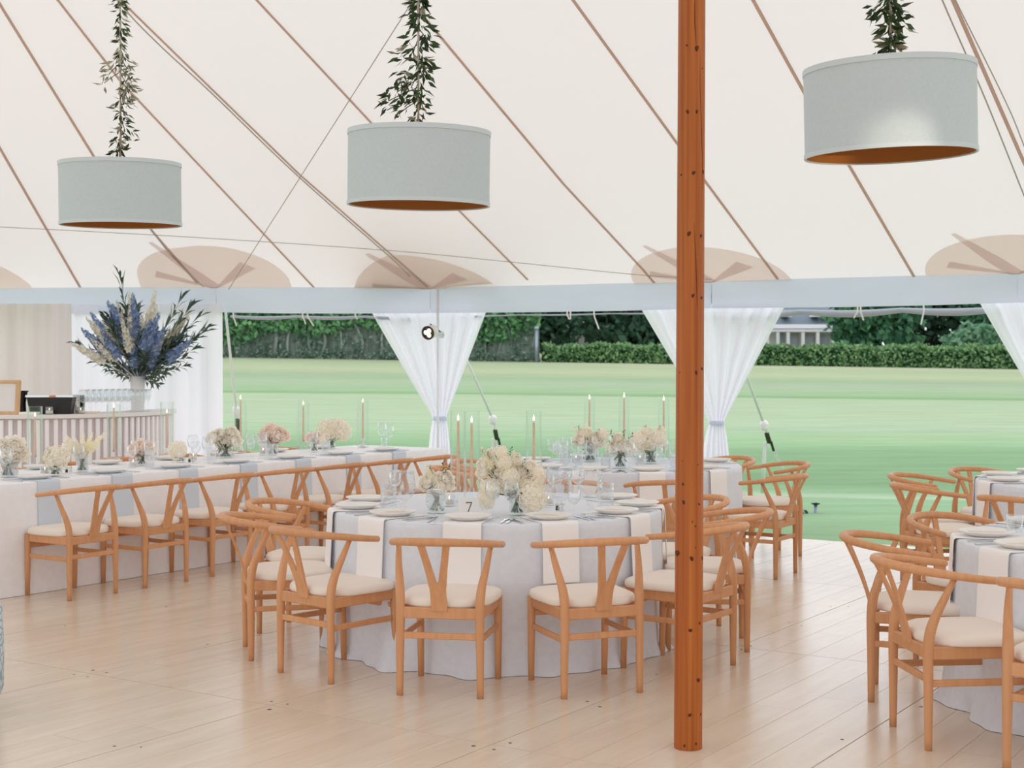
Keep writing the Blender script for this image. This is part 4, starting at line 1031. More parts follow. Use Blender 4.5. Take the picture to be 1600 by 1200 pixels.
# ---------------------------------------------------------------- tables and cloths
def round_table(C, label, clabel, m, seed, name='round_table'):
    t = thing('round_table', label, 'table', (C.x, C.y, 0))
    MB().lathe([(0.0001, 0.72), (TR-0.02, 0.72), (TR-0.015, 0.745), (0.0001, 0.745)], 48).build('tabletop', M_frame, t)
    for a in (0.3, 1.87, 3.44, 5.01): MB().tube([(0.6*math.cos(a), 0.6*math.sin(a), 0.72), (0.66*math.cos(a), 0.66*math.sin(a), 0)], 0.016, 8).build('leg', M_steel, t)
    r_ = random.Random(seed); ks = [(r_.choice([9, 10, 11]), r_.random()*6, 1.0), (r_.choice([14, 15, 17]), r_.random()*6, 0.7), (r_.choice([23, 26]), r_.random()*6, 0.3), (5, r_.random()*6, 0.6)]
    nu, rows = 260, [0.0, 0.5, 0.93, 0.985, 1.0]
    vs = []; fs = []
    prof = [(0.0001, TZ-0.003), (0.5, TZ-0.003), (TR-0.03, TZ-0.003), (TR-0.008, TZ-0.0045), (TR, TZ-0.012)]
    zs = [0.72, 0.66, 0.58, 0.50, 0.42, 0.34, 0.26, 0.19, 0.13, 0.08, 0.045, 0.02, 0.005, 0.002]
    for r, z in prof:
        for k in range(nu): a = 2*PI*k/nu; vs.append((r*math.cos(a), r*math.sin(a), z))
    for j, z in enumerate(zs):
        d = (0.76-z)/0.76
        for k in range(nu):
            a = 2*PI*k/nu
            w_ = sum(am*math.sin(n_*a+ph+0.5*d*math.sin(3*a+ph)) for n_, ph, am in ks)
            w_ = w_ + 0.35*abs(w_)
            r = TR + 0.002 + d**1.5*(0.004 + 0.018*w_)
            if z < 0.09:
                q = (0.09-z)/0.09; r += q*q*(0.018+0.022*math.sin(13*a+ks[0][1])+0.014*math.sin(29*a+1))
            zz = z + (0.012*max(0, math.sin(17*a+ks[1][1])) if z < 0.05 and z > 0.003 else 0)
            vs.append((r*math.cos(a), r*math.sin(a), zz))
    n_ = len(prof)+len(zs)
    for j in range(n_-1):
        for k in range(nu): fs.append((j*nu+k, (j+1)*nu+k, (j+1)*nu+(k+1) % nu, j*nu+(k+1) % nu))
    o = MB().add(vs, fs).build('tablecloth', m, None, True, (C.x, C.y, 0)); tag(o, clabel, 'tablecloth', 'floor-length round tablecloths')
    return t
round_table(C7, 'round table under a blue-grey cloth with the number seven card', 'blue-grey floor-length cloth on the table with the number seven card', M_clothblue, 11)
round_table(CBk, 'round table under a blue-grey cloth behind the timber post', 'blue-grey cloth on the back table behind the timber post', M_clothblue, 22)
round_table(CR1, 'round table under a grey cloth at the lower right border', 'grey floor-length cloth on the table at the lower right border', M_clothblue, 33)
round_table(CR2, 'round table under a grey cloth at the right border near the lawn', 'grey cloth on the far right table nearest the lawn', M_clothblue, 44)
# long table: near edge from beyond the left border to its far end
E0 = Vector((-3.38, 9.39, 0)) - B1*1.6 - N1*0.045; LL = 1.6 + 5.02; LW = 1.05
lt = thing('long_table', 'long banquet table under white cloth running from the left border', 'table', E0)
def lpt(s_, w_, z): return B1*s_ - N1*w_ + Vector((0, 0, z))
mb = MB(); mb.add([lpt(s_, w_, z) for z in (0.72, 0.745) for s_, w_ in ((0.02, 0.02), (LL-0.02, 0.02), (LL-0.02, LW-0.02), (0.02, LW-0.02))], [(3, 2, 1, 0), (4, 5, 6, 7), (0, 1, 5, 4), (1, 2, 6, 5), (2, 3, 7, 6), (3, 0, 4, 7)]); mb.build('tabletop', M_frame, lt, False)
for s_ in (0.3, LL*0.5, LL-0.3):
    for w_ in (0.15, LW-0.15): MB().tube([lpt(s_, w_, 0.72), lpt(s_, w_, 0)], 0.018, 8).build('leg', M_steel, lt)
per_ = []
def edge_pts(a, b, n): return [(a[0]+(b[0]-a[0])*k/n, a[1]+(b[1]-a[1])*k/n) for k in range(n)]
per_ = edge_pts((0, 0), (LL, 0), 120) + edge_pts((LL, 0), (LL, LW), 26) + edge_pts((LL, LW), (0, LW), 120) + edge_pts((0, LW), (0, 0), 26)
cx_, cy_ = LL/2, LW/2
def outn(s_, w_):
    n_ = Vector((0, 0))
    e = 1e-6
    if w_ < e: n_ += Vector((0, -1))
    if w_ > LW-e: n_ += Vector((0, 1))
    if s_ < e: n_ += Vector((-1, 0))
    if s_ > LL-e: n_ += Vector((1, 0))
    return n_
vs = []; fs = []; npz = len(per_)
rows = [(0.50, TZ-0.003, 0), (0.97, TZ-0.003, 0), (1.0, TZ-0.005, 0), (1.0, TZ-0.012, 0.006), (1, 0.70, 0.007), (1, 0.6, 0.009), (1, 0.5, 0.011), (1, 0.4, 0.013), (1, 0.3, 0.015), (1, 0.2, 0.017), (1, 0.1, 0.019), (1, 0.04, 0.021), (1, 0.002, 0.023)]
for k_, z, off in rows:
    for i, (s_, w_) in enumerate(per_):
        n_ = outn(s_, w_); ss = cx_+(s_-cx_)*(k_ if k_ > 0.9 else 1.0) if k_ > 0.9 else s_; ww = cy_+(w_-cy_)*k_
        if k_ <= 0.5: ss = min(max(s_, 0.4), LL-0.4); ww = cy_
        fold = 0.4*math.sin(s_*4.1+w_*9)+0.35*math.sin(s_*9.7+1+w_*17)+0.2*math.sin(s_*19+w_*23)
        o_ = off*(1+0.55*fold)
        if n_.length > 1.2: o_ = off*1.5
        vs.append(lpt(ss + n_.x*o_, ww + n_.y*o_, z))
for j in range(len(rows)-1):
    for i in range(npz): fs.append((j*npz+i, (j+1)*npz+i, (j+1)*npz+(i+1) % npz, j*npz+(i+1) % npz))
fs = [f[::-1] for f in fs]
o = MB().add(vs, fs).build('tablecloth', M_clothwhite, None, True, E0); tag(o, 'white floor-length cloth on the long table from the left border', 'tablecloth')
def LP(s_, w_, z=TZ): return E0 + lpt(s_, w_, z)

# ---------------------------------------------------------------- tableware prototypes
def single(name, mb, m, label, cat, smooth=True, shp=None):
    o = mb.build(name, m, None, smooth)
    if shp: sharp(o, shp)
    tag(o, label, cat); return Proto(o)
def scal(a, r): return 1 + (0.035*abs(math.cos(5*a))-0.01) * (1 if r > 0.09 else 0)
mb = MB(); mb.lathe([(0.0001, 0.003), (0.06, 0.002), (0.075, 0.0), (0.085, 0.0), (0.130, 0.019), (0.134, 0.023), (0.131, 0.026), (0.112, 0.021), (0.095, 0.014), (0.0001, 0.012)], 60, wob=scal)
mb.v = [(x*0.90, y*0.90, z) for x, y, z in mb.v]
PLATE = single('dinner_plate', mb, M_plate, 'x', 'plate', True, 50)
mb = MB().box((0, 0, 0.0012), (0.10, 0.16, 0.0024)); MENU = single('menu_card', mb, M_card, 'x', 'card', False)
def napkin(zdrop, wd):
    pts = [(-0.30, 0.0015), (-0.1, 0.0015), (0.0, 0.0015), (0.005, 0.000), (0.010, -0.006), (0.012, -0.02)] + [(0.012+0.014*t, -0.03-(zdrop-0.03)*t) for t in (0.25, 0.5, 0.75, 1.0)]
    th = 0.004; vs = []; fs = []
    for y, z in pts:
        i = len(vs)
        flat_ = z > -0.001
        dx, dz = (0, th) if flat_ else (th, 0.0015)
        for x in (-wd/2, -wd/6, wd/6, wd/2): vs.append((x, -y, z))
        for x in (-wd/2, -wd/6, wd/6, wd/2): vs.append((x, -y-dx, z+dz))
    m = len(pts)
    for i in range(m-1):
        b0, b1 = i*8, i*8+8
        for k in range(3): fs.append((b0+k, b0+k+1, b1+k+1, b1+k)); fs.append((b0+4+k, b1+4+k, b1+5+k, b0+5+k))
        fs.append((b0, b1, b1+4, b0+4)); fs.append((b0+3, b0+7, b1+7, b1+3))
    fs.append((0, 4, 5, 1)); fs.append((1, 5, 6, 2)); fs.append((2, 6, 7, 3))
    e = (m-1)*8
    for k in range(3): fs.append((e+k, e+k+1, e+k+5, e+k+4))
    return MB().add(vs, fs)
NAPW = single('napkin', napkin(0.30, 0.195), M_napkin, 'x', 'napkin', True, 40)
NAPB = single('napkin', napkin(0.34, 0.185), M_napblue, 'x', 'napkin', True, 40)
mb = MB(); mb.poly([(-0.004, -0.10), (0.004, -0.10), (0.006, -0.06), (0.0035, 0.02), (0.010, 0.045), (0.0115, 0.095), (0.008, 0.095), (0.0072, 0.06), (0.0048, 0.06), (0.0042, 0.095), (0.0016, 0.095), (0.001, 0.06), (-0.001, 0.06), (-0.0016, 0.095), (-0.0042, 0.095), (-0.0048, 0.06), (-0.0072, 0.06), (-0.008, 0.095), (-0.0115, 0.095), (-0.010, 0.045), (-0.0035, 0.02), (-0.006, -0.06)], 0, 0.0035)
FORK = single('fork', mb, M_steel, 'x', 'fork', False)
mb = MB(); mb.poly([(-0.007, -0.11), (0.007, -0.11), (0.006, -0.01), (0.009, 0.0), (0.010, 0.07), (0.004, 0.115), (-0.006, 0.118), (-0.006, 0.0), (-0.006, -0.01)], 0, 0.004)
KNIFE = single('knife', mb, M_steel, 'x', 'knife', False)
def wineglass():
    t = thing('wine_glass', 'x', 'wine glass')
    MB().lathe([(0.0001, 0.0), (0.034, 0.0), (0.034, 0.0015), (0.008, 0.005), (0.0001, 0.0055)], 22).build('foot', M_glass, t)
    MB().openlathe([(0.0042, 0.005), (0.0036, 0.03), (0.0036, 0.075), (0.006, 0.088)], 10).build('stem', M_glass, t)
    MB().openlathe([(0.004, 0.088), (0.020, 0.094), (0.034, 0.108), (0.041, 0.128), (0.041, 0.150), (0.036, 0.180), (0.033, 0.198), (0.0322, 0.198), (0.0352, 0.180), (0.0400, 0.150), (0.0398, 0.128), (0.033, 0.110), (0.0001, 0.092)], 26).build('bowl', M_glass, t)
    return t
WINE = Proto(wineglass())
def goblet():
    t = thing('crystal_goblet', 'x', 'goblet')
    MB().lathe([(0.0001, 0.0), (0.038, 0.0), (0.038, 0.003), (0.012, 0.010), (0.0001, 0.011)], 20).build('foot', M_crystal, t)
    mb = MB(); mb.lathe([(0.010, 0.009), (0.008, 0.02), (0.013, 0.03), (0.008, 0.04), (0.010, 0.05), (0.016, 0.06)], 10); mb.build('stem', M_crystal, t)
    MB().openlathe([(0.016, 0.060), (0.034, 0.072), (0.044, 0.092), (0.047, 0.115), (0.044, 0.145), (0.040, 0.170), (0.038, 0.172), (0.041, 0.145), (0.043, 0.115), (0.040, 0.094), (0.0001, 0.074)], 24).build('bowl', M_crystal, t)
    return t
GOB = Proto(goblet())
def tumbler(name, m, r=0.036, h=0.105):
    mb = MB().openlathe([(0.0001, 0.0), (r*0.92, 0.0), (r, 0.006), (r*1.06, h), (r*1.0, h), (r*0.94, 0.012), (0.0001, 0.010)], 24); return single(name, mb, m, 'x', 'tumbler')
TUM = tumbler('crystal_tumbler', M_crystal, 0.037, 0.115); TUMC = tumbler('water_glass', M_glass, 0.034, 0.10)
def votive():
    t = thing('votive_candle', 'x', 'candle')
    MB().openlathe([(0.0001, 0.0), (0.03, 0.0), (0.033, 0.006), (0.034, 0.065), (0.0315, 0.065), (0.0305, 0.008), (0.0001, 0.006)], 20).build('glass_cup', M_glass, t)
    MB().lathe([(0.0001, 0.008), (0.029, 0.008), (0.029, 0.034), (0.0001, 0.032)], 16).build('wax', M_wax, t)
    MB().lathe([(0.0001, 0.036), (0.003, 0.041), (0.0034, 0.046), (0.0015, 0.053), (0.0001, 0.057)], 8).build('flame', M_flame, t)
    return t
VOT = Proto(votive())
def taper(h):
    t = thing('taper_candle', 'x', 'candle')
    MB().lathe([(0.0001, 0.0), (0.011, 0.0), (0.0105, 0.02), (0.0065, h), (0.0001, h+0.004)], 12).build('wax', M_taper, t)
    MB().tube([(0, 0, h), (0.001, 0, h+0.012)], 0.001, 4).build('wick', M_wick, t)
    MB().lathe([(0.0001, h+0.006), (0.0045, h+0.011), (0.0055, h+0.017), (0.0036, h+0.028), (0.0001, h+0.040)], 10).build('flame', M_flame, t)
    return t
TAP = Proto(taper(0.34))
mb = MB().lathe([(0.0001, 0), (0.038, 0.0), (0.038, 0.006), (0.014, 0.02), (0.010, 0.04), (0.016, 0.062), (0.017, 0.078), (0.0115, 0.078), (0.0115, 0.060), (0.0001, 0.060)], 20)
HOLD = single('candle_holder', mb, M_glass, 'x', 'candle holder')
mb = MB().lathe([(0.0001, 0), (0.038, 0.0), (0.036, 0.01), (0.012, 0.022), (0.009, 0.045), (0.018, 0.066), (0.018, 0.080), (0.0115, 0.080), (0.0115, 0.062), (0.0001, 0.062)], 20)
HOLDS = single('candle_holder', mb, M_steel, 'x', 'candle holder')
def cylinder(r, h):
    return MB().openlathe([(0.0001, 0.002), (r, 0.0), (r, h), (r-0.003, h+0.001), (r-0.003, 0.008), (0.0001, 0.008)], 36)
CYL = single('glass_cylinder', cylinder(0.046, 0.525), M_cylglass, 'x', 'glass cylinder', True, 60)
CYLW = single('glass_cylinder', cylinder(0.056, 0.465), M_cylglass, 'x', 'glass cylinder', True, 60)
def shaker():
    t = thing('salt_shaker', 'x', 'shaker')
    MB().lathe([(0.0001, 0), (0.013, 0), (0.013, 0.004), (0.011, 0.03), (0.0001, 0.03)], 14).build('glass_body', M_glass, t)
    MB().lathe([(0.0001, 0.002), (0.010, 0.003), (0.009, 0.02), (0.0001, 0.02)], 12).build('filling', M_wax, t)
    MB().lathe([(0.012, 0.03), (0.012, 0.04), (0.007, 0.048), (0.0001, 0.049)], 14).build('cap', M_steel, t)
    return t
SALT = Proto(shaker())
def pepper():
    t = thing('pepper_shaker', 'x', 'shaker')
    MB().lathe([(0.0001, 0), (0.013, 0), (0.013, 0.004), (0.011, 0.03), (0.0001, 0.03)], 14).build('glass_body', M_glass, t)
    MB().lathe([(0.0001, 0.002), (0.0105, 0.003), (0.0095, 0.026), (0.0001, 0.026)], 12).build('filling', M_wick, t)
    MB().lathe([(0.012, 0.03), (0.012, 0.04), (0.007, 0.048), (0.0001, 0.049)], 14).build('cap', M_steel, t)
    return t
PEP = Proto(pepper())
def inview(p, m=40):
    x = 800+F*p.x/p.y; return p.y > 1 and -m < x < 1600+m

# ---------------------------------------------------------------- place settings
def frame_at(C, deg):
    g = math.radians(deg); u = Vector((math.cos(g), math.sin(g), 0)); return C, u, Vector((-u.y, u.x, 0))
GRPN = dict(plate='plates', nap='napkins hanging from the table edges', fork='forks beside the plates', knife='knives beside the plates', wine='stemmed wine glasses', gob='cut crystal goblets', tum='tumblers')
def setting(edge, u, tdir, where, nap=NAPW, napn='white', glasses='full', card=False, cutlery=True, zt=TZ, rr=None):
    """edge: point on the table edge; u: outward; tdir: along the edge"""
    rz = facing(-u.x, -u.y); rs = rr or random.Random(sum(ord(c_)*(i_+3) for i_, c_ in enumerate(where)))
    def at(inn, tg, dz=0.0): return edge - u*inn + tdir*tg + Vector((0, 0, zt+dz))
    p = at(0.138, 0)
    if inview(p, 60):
        PLATE.put(p+Vector((0, 0, 0.0045)), rz+rs.uniform(-.3, .3), f'pale scalloped plate {where}', 'pale scalloped plates')
        if card: MENU.put(p+Vector((0, 0, 0.0180)), rz+rs.uniform(-.15, .15), f'blush card lying on the plate {where}', 'blush cards on the plates')
    if nap is not None: 
        q = at(0, 0); q.z = zt-0.002
        if inview(q, 40): nap.put(q, rz, f'{napn} napkin hanging {where}', GRPN['nap'])
    if cutlery:
        for i, (tg, P_, nm, gk) in enumerate(((-0.185, FORK, 'inner fork', 'fork'), (-0.215, FORK, 'outer fork', 'fork'), (0.185, KNIFE, 'knife', 'knife'))):
            q = at(0.14, -tg)
            if inview(q, 20): P_.put(q, rz, f'steel {nm} beside the plate {where}', GRPN[gk])
    if glasses:
        opts = {'full': ((0.35, -0.10, WINE, 'large wine glass', 1.08, 'wine'), (0.40, -0.20, WINE, 'small wine glass', 0.9, 'wine'), (0.42, 0.02, TUM, 'cut crystal tumbler', 1, 'tum')),
                'two': ((0.36, -0.08, WINE, 'large wine glass', 1.05, 'wine'), (0.40, -0.18, WINE, 'small wine glass', 0.9, 'wine')),
                'wt': ((0.36, -0.08, WINE, 'wine glass', 1.05, 'wine'), (0.38, 0.06, TUM, 'cut crystal tumbler', 1, 'tum'))}[glasses]
        for inn, tg, P_, nm, sc, gk in opts:
            q = at(inn+rs.uniform(-.02, .02), tg+rs.uniform(-.02, .02))
            if inview(q, 15): P_.put(q, rs.uniform(0, 6), f'clear {nm} {where}' if 'crystal' not in nm else f'{nm} {where}', GRPN[gk], (sc, sc, sc))
def round_setting(C, deg, where, **kw):
    C, u, t_ = frame_at(C, deg); setting(C + u*TR, u, t_, where, **kw)
S7 = [(-100, 'below the number card', True), (-69.5, 'front of the numbered table beside the post', True), (-133, 'near left of the numbered table', True), (-165, 'left of the numbered table', False),
      (163, 'far left of the numbered table', False), (-36, 'right of the numbered table, behind the post', True), (-5, 'second on the right of the numbered table', False), (27, 'far right of the numbered table', False)]
for deg, wh, cd in S7: round_setting(C7, deg, wh, glasses=None, card=cd and deg != -100)
for deg, wh in ((153, 'far left of the back table'), (185, 'left of the back table'), (217, 'near left of the back table'), (248, 'front of the back table'), (278, 'front of the back table by the post'), (314, 'right front of the back table'), (15, 'right of the back table'), (45, 'far right of the back table'), (72, 'far side of the back table, centre'), (112, 'far side of the back table, left')):
    round_setting(CBk, deg, wh, nap=NAPW if math.sin(math.radians(deg)) < 0.3 else None, glasses='full' if deg not in (15, 45) else None, cutlery=math.sin(math.radians(deg)) < 0.5)
for deg, wh in ((-162, 'front left of the lower right table'), (166, 'left of the lower right table'), (118, 'far left of the lower right table'), (-131, 'at the bottom right border')):
    round_setting(CR1, deg, wh, card=True, glasses=None)
TUMC.put(G(1585, 838, TZ), 0.3, 'clear water glass at the right border on the lower right table', GRPN['tum'])
for deg, wh in ((184, 'near left of the far right table'), (148, 'far left of the far right table'), (113, 'far side of the far right table'), (222, 'front of the far right table')):
    round_setting(CR2, deg, wh, glasses=None)
s0 = (Vector(LM)-E0).dot(B1); ds = LSTEP.length
for k in range(7):
    s_ = s0 + ds*k; setting(E0 + B1*s_, N1, B1*-1 if False else Vector((-N1.y, N1.x, 0)), f'at the {ORD[k]} near place on the long table', nap=NAPB, napn='pale blue', glasses='full' if k not in (5, 6) else ('wt' if k == 5 else None))
for k in range(0, 7):
    s_ = s0 + ds*k; setting(E0 + B1*s_ - N1*LW, -N1, Vector((N1.y, -N1.x, 0)), f'at the {ORD[k]} far place on the long table', nap=None, glasses='two' if k < 5 else None, cutlery=False)
WINE.put(G(597, 697, TZ), 0, 'larger clear wine glass alone near the far end of the long table', GRPN['wine'], (1.15, 1.15, 1.15))
WINE.put(G(609, 698, TZ), 0, 'smaller clear wine glass alone near the far end of the long table', GRPN['wine'], (1.05, 1.05, 1.05))
TUMC.put(G(599, 697.5, TZ)+Vector((0, 0.09, 0)), 0, 'small water glass near the far end of the long table', GRPN['tum'], (0.8, 0.8, 0.8))
for px, by, P_, sc, lb, g in ((607, 794, TUM, 1.15, 'cut crystal tumbler before the near left plate of the numbered table', 'tum'), (630, 806, GOB, 1.38, 'tall cut crystal goblet between tumbler and small bouquet', 'gob'), (680, 819, GOB, 1.0, 'cut crystal goblet in front of the small bouquet', 'gob'),
                              (770, 808, WINE, 1.0, 'clear wine glass before the big bouquet, nearer the card', 'wine'), (799, 809, WINE, 1.0, 'clear wine glass before the big bouquet, nearer the post', 'wine'),
                              (876, 806, GOB, 1.30, 'tall cut crystal goblet just right of the big bouquet', 'gob'), (922, 808, GOB, 1.42, 'tallest cut crystal goblet near the right plates', 'gob'), (897, 810, WINE, 0.82, 'small wine glass beside the salt and pepper', 'wine'),
                              (946, 794, TUM, 1.2, 'cut crystal tumbler between the tall goblet and the right plates', 'tum'), (856, 792, WINE, 1.0, 'wine glass behind the votive beside the big bouquet', 'wine'), (903, 779, WINE, 0.95, 'wine glass on the far side of the numbered table', 'wine'),
                              (867, 776, GOB, 1.1, 'cut crystal goblet on the far side of the numbered table', 'gob'), (617, 782, WINE, 0.9, 'wine glass behind the tall crystal goblet', 'wine'), (756, 815, WINE, 0.0, '', '')):
    if lb: P_.put(G(px, by, TZ), px*0.7, lb, GRPN[g], (sc, sc, sc))
for px, by, lb in ((702, 790, 'lit votive beside the small bouquet'), (857, 789, 'lit votive right of the big bouquet'), (1000, 722, 'lit votive on the back table by the rose vases'), (900, 722, 'lit votive on the back table left of its bouquets'),
                   (70, 742, 'lit votive left of the hydrangea on the long table'), (208, 729, 'lit votive left of the blush roses'), (411, 710, 'lit votive left of the tall blush roses'), (302, 719, 'lit votive right of the small hydrangea'),):
    VOT.put(G(px, by, TZ), 0, lb, 'votive candles in glass cups')
p = onbar(77, 0.04); VOT.put(p, 0, 'lit votive on the bar before the black trough', 'votive candles in glass cups', (1.1, 1.1, 1.1))
p = onbar(126, 0.2); VOT.put(p, 0, 'lit votive on the bar beside the speckled block', 'votive candles in glass cups')
SALT.put(G(879, 797, TZ), 0, 'small salt shaker on the numbered table', 'salt and pepper shakers'); PEP.put(G(871, 798, TZ), 0, 'small pepper shaker on the numbered table', 'salt and pepper shakers')
SALT.put(G(110, 738, TZ), 0, 'small salt shaker by the hydrangea on the long table', 'salt and pepper shakers'); PEP.put(G(104, 739, TZ), 0, 'small pepper shaker by the hydrangea on the long table', 'salt and pepper shakers')
SALT.put(G(302, 722, TZ), 0, 'small salt shaker mid long table', 'salt and pepper shakers'); PEP.put(G(296, 722.5, TZ), 0, 'small pepper shaker mid long table', 'salt and pepper shakers')
# tapers in cylinders
for px, by, flame, C_, wh, hp in ((716, 783, 647, CYL, 'left of the pair behind the number card', HOLD), (737, 786, 650, CYL, 'right of the pair behind the number card', HOLD), (834, 783, 648, CYL, 'behind the big bouquet', HOLD),
                              (921, 718, 616, CYL, 'on the back table, left of three', HOLD), (975, 714, 613, CYL, 'on the back table, middle of three', HOLD), (1037, 721, 618, CYL, 'on the back table, beside the post', HOLD),
                              (55, 728, 645, CYLW, 'before the bar, first from the left', HOLD), (178, 719, 630, CYLW, 'before the bar, second from the left', HOLD), (261, 712, 640, CYLW, 'before the right end of the bar', HOLD),
                              (376, 707, 617, CYLW, 'beside the white drape edge', HOLD), (474, 702, 627, CYLW, 'against the lawn between blush flowers', HOLD), (567, 699, 623, CYLW, 'last on the long table', HOLDS)):
    p = G(px, by, TZ); hgt = D(px, flame, p.y).z - TZ; sc = (hgt-0.062)/(0.34+0.046)
    C_.put(p, 0, f'clear glass cylinder round a taper {wh}', 'glass cylinders'); hp.put(p+Vector((0, 0, 0.008)), 0, f'candle holder inside the cylinder {wh}', 'candle holders')
    TAP.put(p+Vector((0, 0, 0.070)), px, f'lit taupe taper candle {wh}', 'taper candles', (1, 1, sc))
# number card
p = G(732, 807, TZ); cd = thing('number_card', 'white card with a grey number 7 standing on the table', 'card', p, 0.02)
kk = p.y/F; W_, H_ = 32*kk, 29*kk
R_ = Matrix.Rotation(math.radians(-12), 4, 'X')
mb = MB().box((0, 0, H_/2), (W_, 0.003, H_)); mb.v = [tuple(R_ @ Vector(v)) for v in mb.v]; mb.build('card', M_paper, cd, False)
mb = MB().box((0, 0, H_/2), (W_, 0.003, H_)); R2_ = Matrix.Translation((0, 2*math.sin(math.radians(12))*H_, 0)) @ Matrix.Rotation(math.radians(12), 4, 'X'); mb.v = [tuple(R2_ @ Vector(v)) for v in mb.v]; mb.build('back_fold', M_paper, cd, False)
def onf(x, z): return (x*kk, z*kk)
def flat(poly_, name, m):
    mb = MB(); M_ = R_ @ Matrix.Translation((0, -0.0016, 0)) @ Matrix.Rotation(PI/2, 4, 'X'); mb.poly(poly_, 0, 0.0008, M_); mb.build(name, m, cd, False)
flat([onf(-3.6, 20.2), onf(-4.4, 22.6), onf(5.4, 22.6), onf(5.6, 21.6), onf(0.4, 7.0), onf(-1.4, 7.0), onf(3.8, 20.9), onf(-2.8, 20.9), onf(-3.2, 20.2)], 'numeral_seven', M_ink)
flat([onf(-6.4, 2.6), onf(6.2, 2.6), onf(6.2, 4.0), onf(-6.4, 4.0)], 'teal_line', M_teal)
# glasses on the bar
i_ = 0
for row, rf_ in enumerate((0.35, 0.75)):
    for k in range(8):
        q = onbar(130+k*9.8+row*3, rf_); i_ += 1
        WINE.put(q, k, 'clear stemmed glass in the close rows on the bar', 'rows of stemmed glasses on the bar', (1.12, 1.12, 1.12))
def flute():
    t = thing('champagne_flute', 'x', 'champagne flute')
    MB().lathe([(0.0001, 0), (0.03, 0), (0.03, 0.0015), (0.006, 0.005), (0.0001, 0.006)], 18).build('foot', M_glass, t)
    MB().openlathe([(0.0035, 0.005), (0.0035, 0.08), (0.012, 0.105), (0.022, 0.14), (0.0235, 0.17), (0.021, 0.215), (0.02, 0.215), (0.0225, 0.17), (0.021, 0.14), (0.0001, 0.108)], 18).build('bowl', M_glass, t)
    return t
FLU = Proto(flute())
for row, rf_ in enumerate((0.12, 0.34)):
    for k in range(5): FLU.put(onbar(204+k*6.6+row*2, rf_), k, 'clear champagne flute grouped before the white vase on the bar', 'champagne flutes on the bar')

# ---------------------------------------------------------------- flowers
def rose_mesh(m, name, layers=((0.30, 3, 0.15), (0.50, 4, 0.42), (0.70, 5, 0.72), (0.88, 6, 1.0), (1.0, 6, 1.32)), seed=1):
    """ruffled bloom: rings of cupped petals, the outer ones opened flat and turned back at the lip"""
    r_ = random.Random(seed); mb = MB(); mb.ball((0, 0, 0.02), 0.24, 8, 5)
    for rho, n_, th in layers:
        o_ = r_.random()*6
        for k in range(n_):
            a0_ = o_+(k+r_.uniform(-.12, .12))*2*PI/n_; wd = 2*PI/n_*1.18; sq = r_.uniform(0.90, 1.06); tw = r_.uniform(-.12, .12); ph = r_.random()*6
            def fn(u, v, rho=rho, a0_=a0_, wd=wd, th=th, sq=sq, tw=tw, ph=ph):
                ang = PI*0.90 - (PI*0.90-th)*v
                lip = max(0, v-0.62)/0.38
                wv = wd*(0.50+0.55*math.sin(PI*min(1, v*0.85+0.12)))
                a = a0_ + (u-0.5)*wv + tw*v
                r = rho*sq*(1 + 0.16*(u-0.5) + 0.16*lip*lip + 0.05*lip*math.sin(u*9+ph))
                z = r*math.cos(ang)*0.80 - 0.13*lip*lip*rho - 0.09*lip*(2*abs(u-0.5))**2*rho
                return Vector((r*math.sin(ang)*math.cos(a), r*math.sin(ang)*math.sin(a), z))
            mb.grid(fn, 6, 6)
    return mb.mesh(name, m)
def hyd_mesh(m, name, n=105, seed=2, sq=0.86):
    """mophead: four-petalled florets set at uneven depths over a dome"""
    r_ = random.Random(seed); mb = MB(); mb.ball((0, 0, 0), 0.74, 10, 6, (1, 1, sq))
    for i in range(n):
        z = 1-1.8*(i+0.5)/n; a = i*2.39996; rr = math.sqrt(max(0, 1-z*z)); d = Vector((rr*math.cos(a), rr*math.sin(a), z))
        c = Vector((d.x, d.y, d.z*sq))*r_.uniform(0.80, 1.04); d = (d+Vector((r_.uniform(-.35, .35), r_.uniform(-.35, .35), r_.uniform(-.2, .35)))).normalized()
        t1_ = d.cross(Vector((0.2, 0.1, 1))).normalized(); t2_ = d.cross(t1_); o_ = r_.random()*6
        for k in range(4):
            g = o_+k*PI/2; e = t1_*math.cos(g)+t2_*math.sin(g); f_ = d.cross(e); s_ = r_.uniform(0.85, 1.15)
            mb.add([c, c+e*0.10*s_+f_*0.085*s_+d*0.045, c+e*0.20*s_+d*0.0, c+e*0.10*s_-f_*0.085*s_+d*0.045], [(0, 1, 2), (0, 2, 3)])
    return mb.mesh(name, m, False)
ROSE = [rose_mesh(M_rosew, 'rose_bloom', seed=s_) for s_ in (1, 2)]; ROSEP = [rose_mesh(M_rosep, 'rose_bloom', seed=s_) for s_ in (3, 4)]
HYD = [hyd_mesh(M_hyd, 'hydrangea_bloom', seed=s_) for s_ in (5, 6)]
def heart_mesh():
    mb = MB(); r_ = random.Random(3)
    for k in range(14):
        a = k*2.4; rr = 0.13*math.sqrt(k/14); mb.ball((rr*math.cos(a), rr*math.sin(a), 0.40+0.02*r_.random()), 0.035, 5, 4)
    return mb.mesh('golden_heart', M_heart)
HEART = heart_mesh()
def sprig_mesh(m, name, n=9, seed=4):
    r_ = random.Random(seed); mb = MB(); mb.tube([(0, 0, 0), (0.03, 0, 0.5), (0, 0.02, 1)], [0.012, 0.010, 0.005], 5)
    for k in range(n):
        z = 0.25+0.75*k/(n-1); a = k*2.4; d = Vector((math.cos(a), math.sin(a), r_.uniform(0.3, 0.9)))
        mb.leaf(Vector((0.02, 0.01, z)), d, r_.uniform(0.3, 0.45), r_.uniform(0.11, 0.16), Vector((0, 0, 1)))
    return mb.mesh(name, m, False)
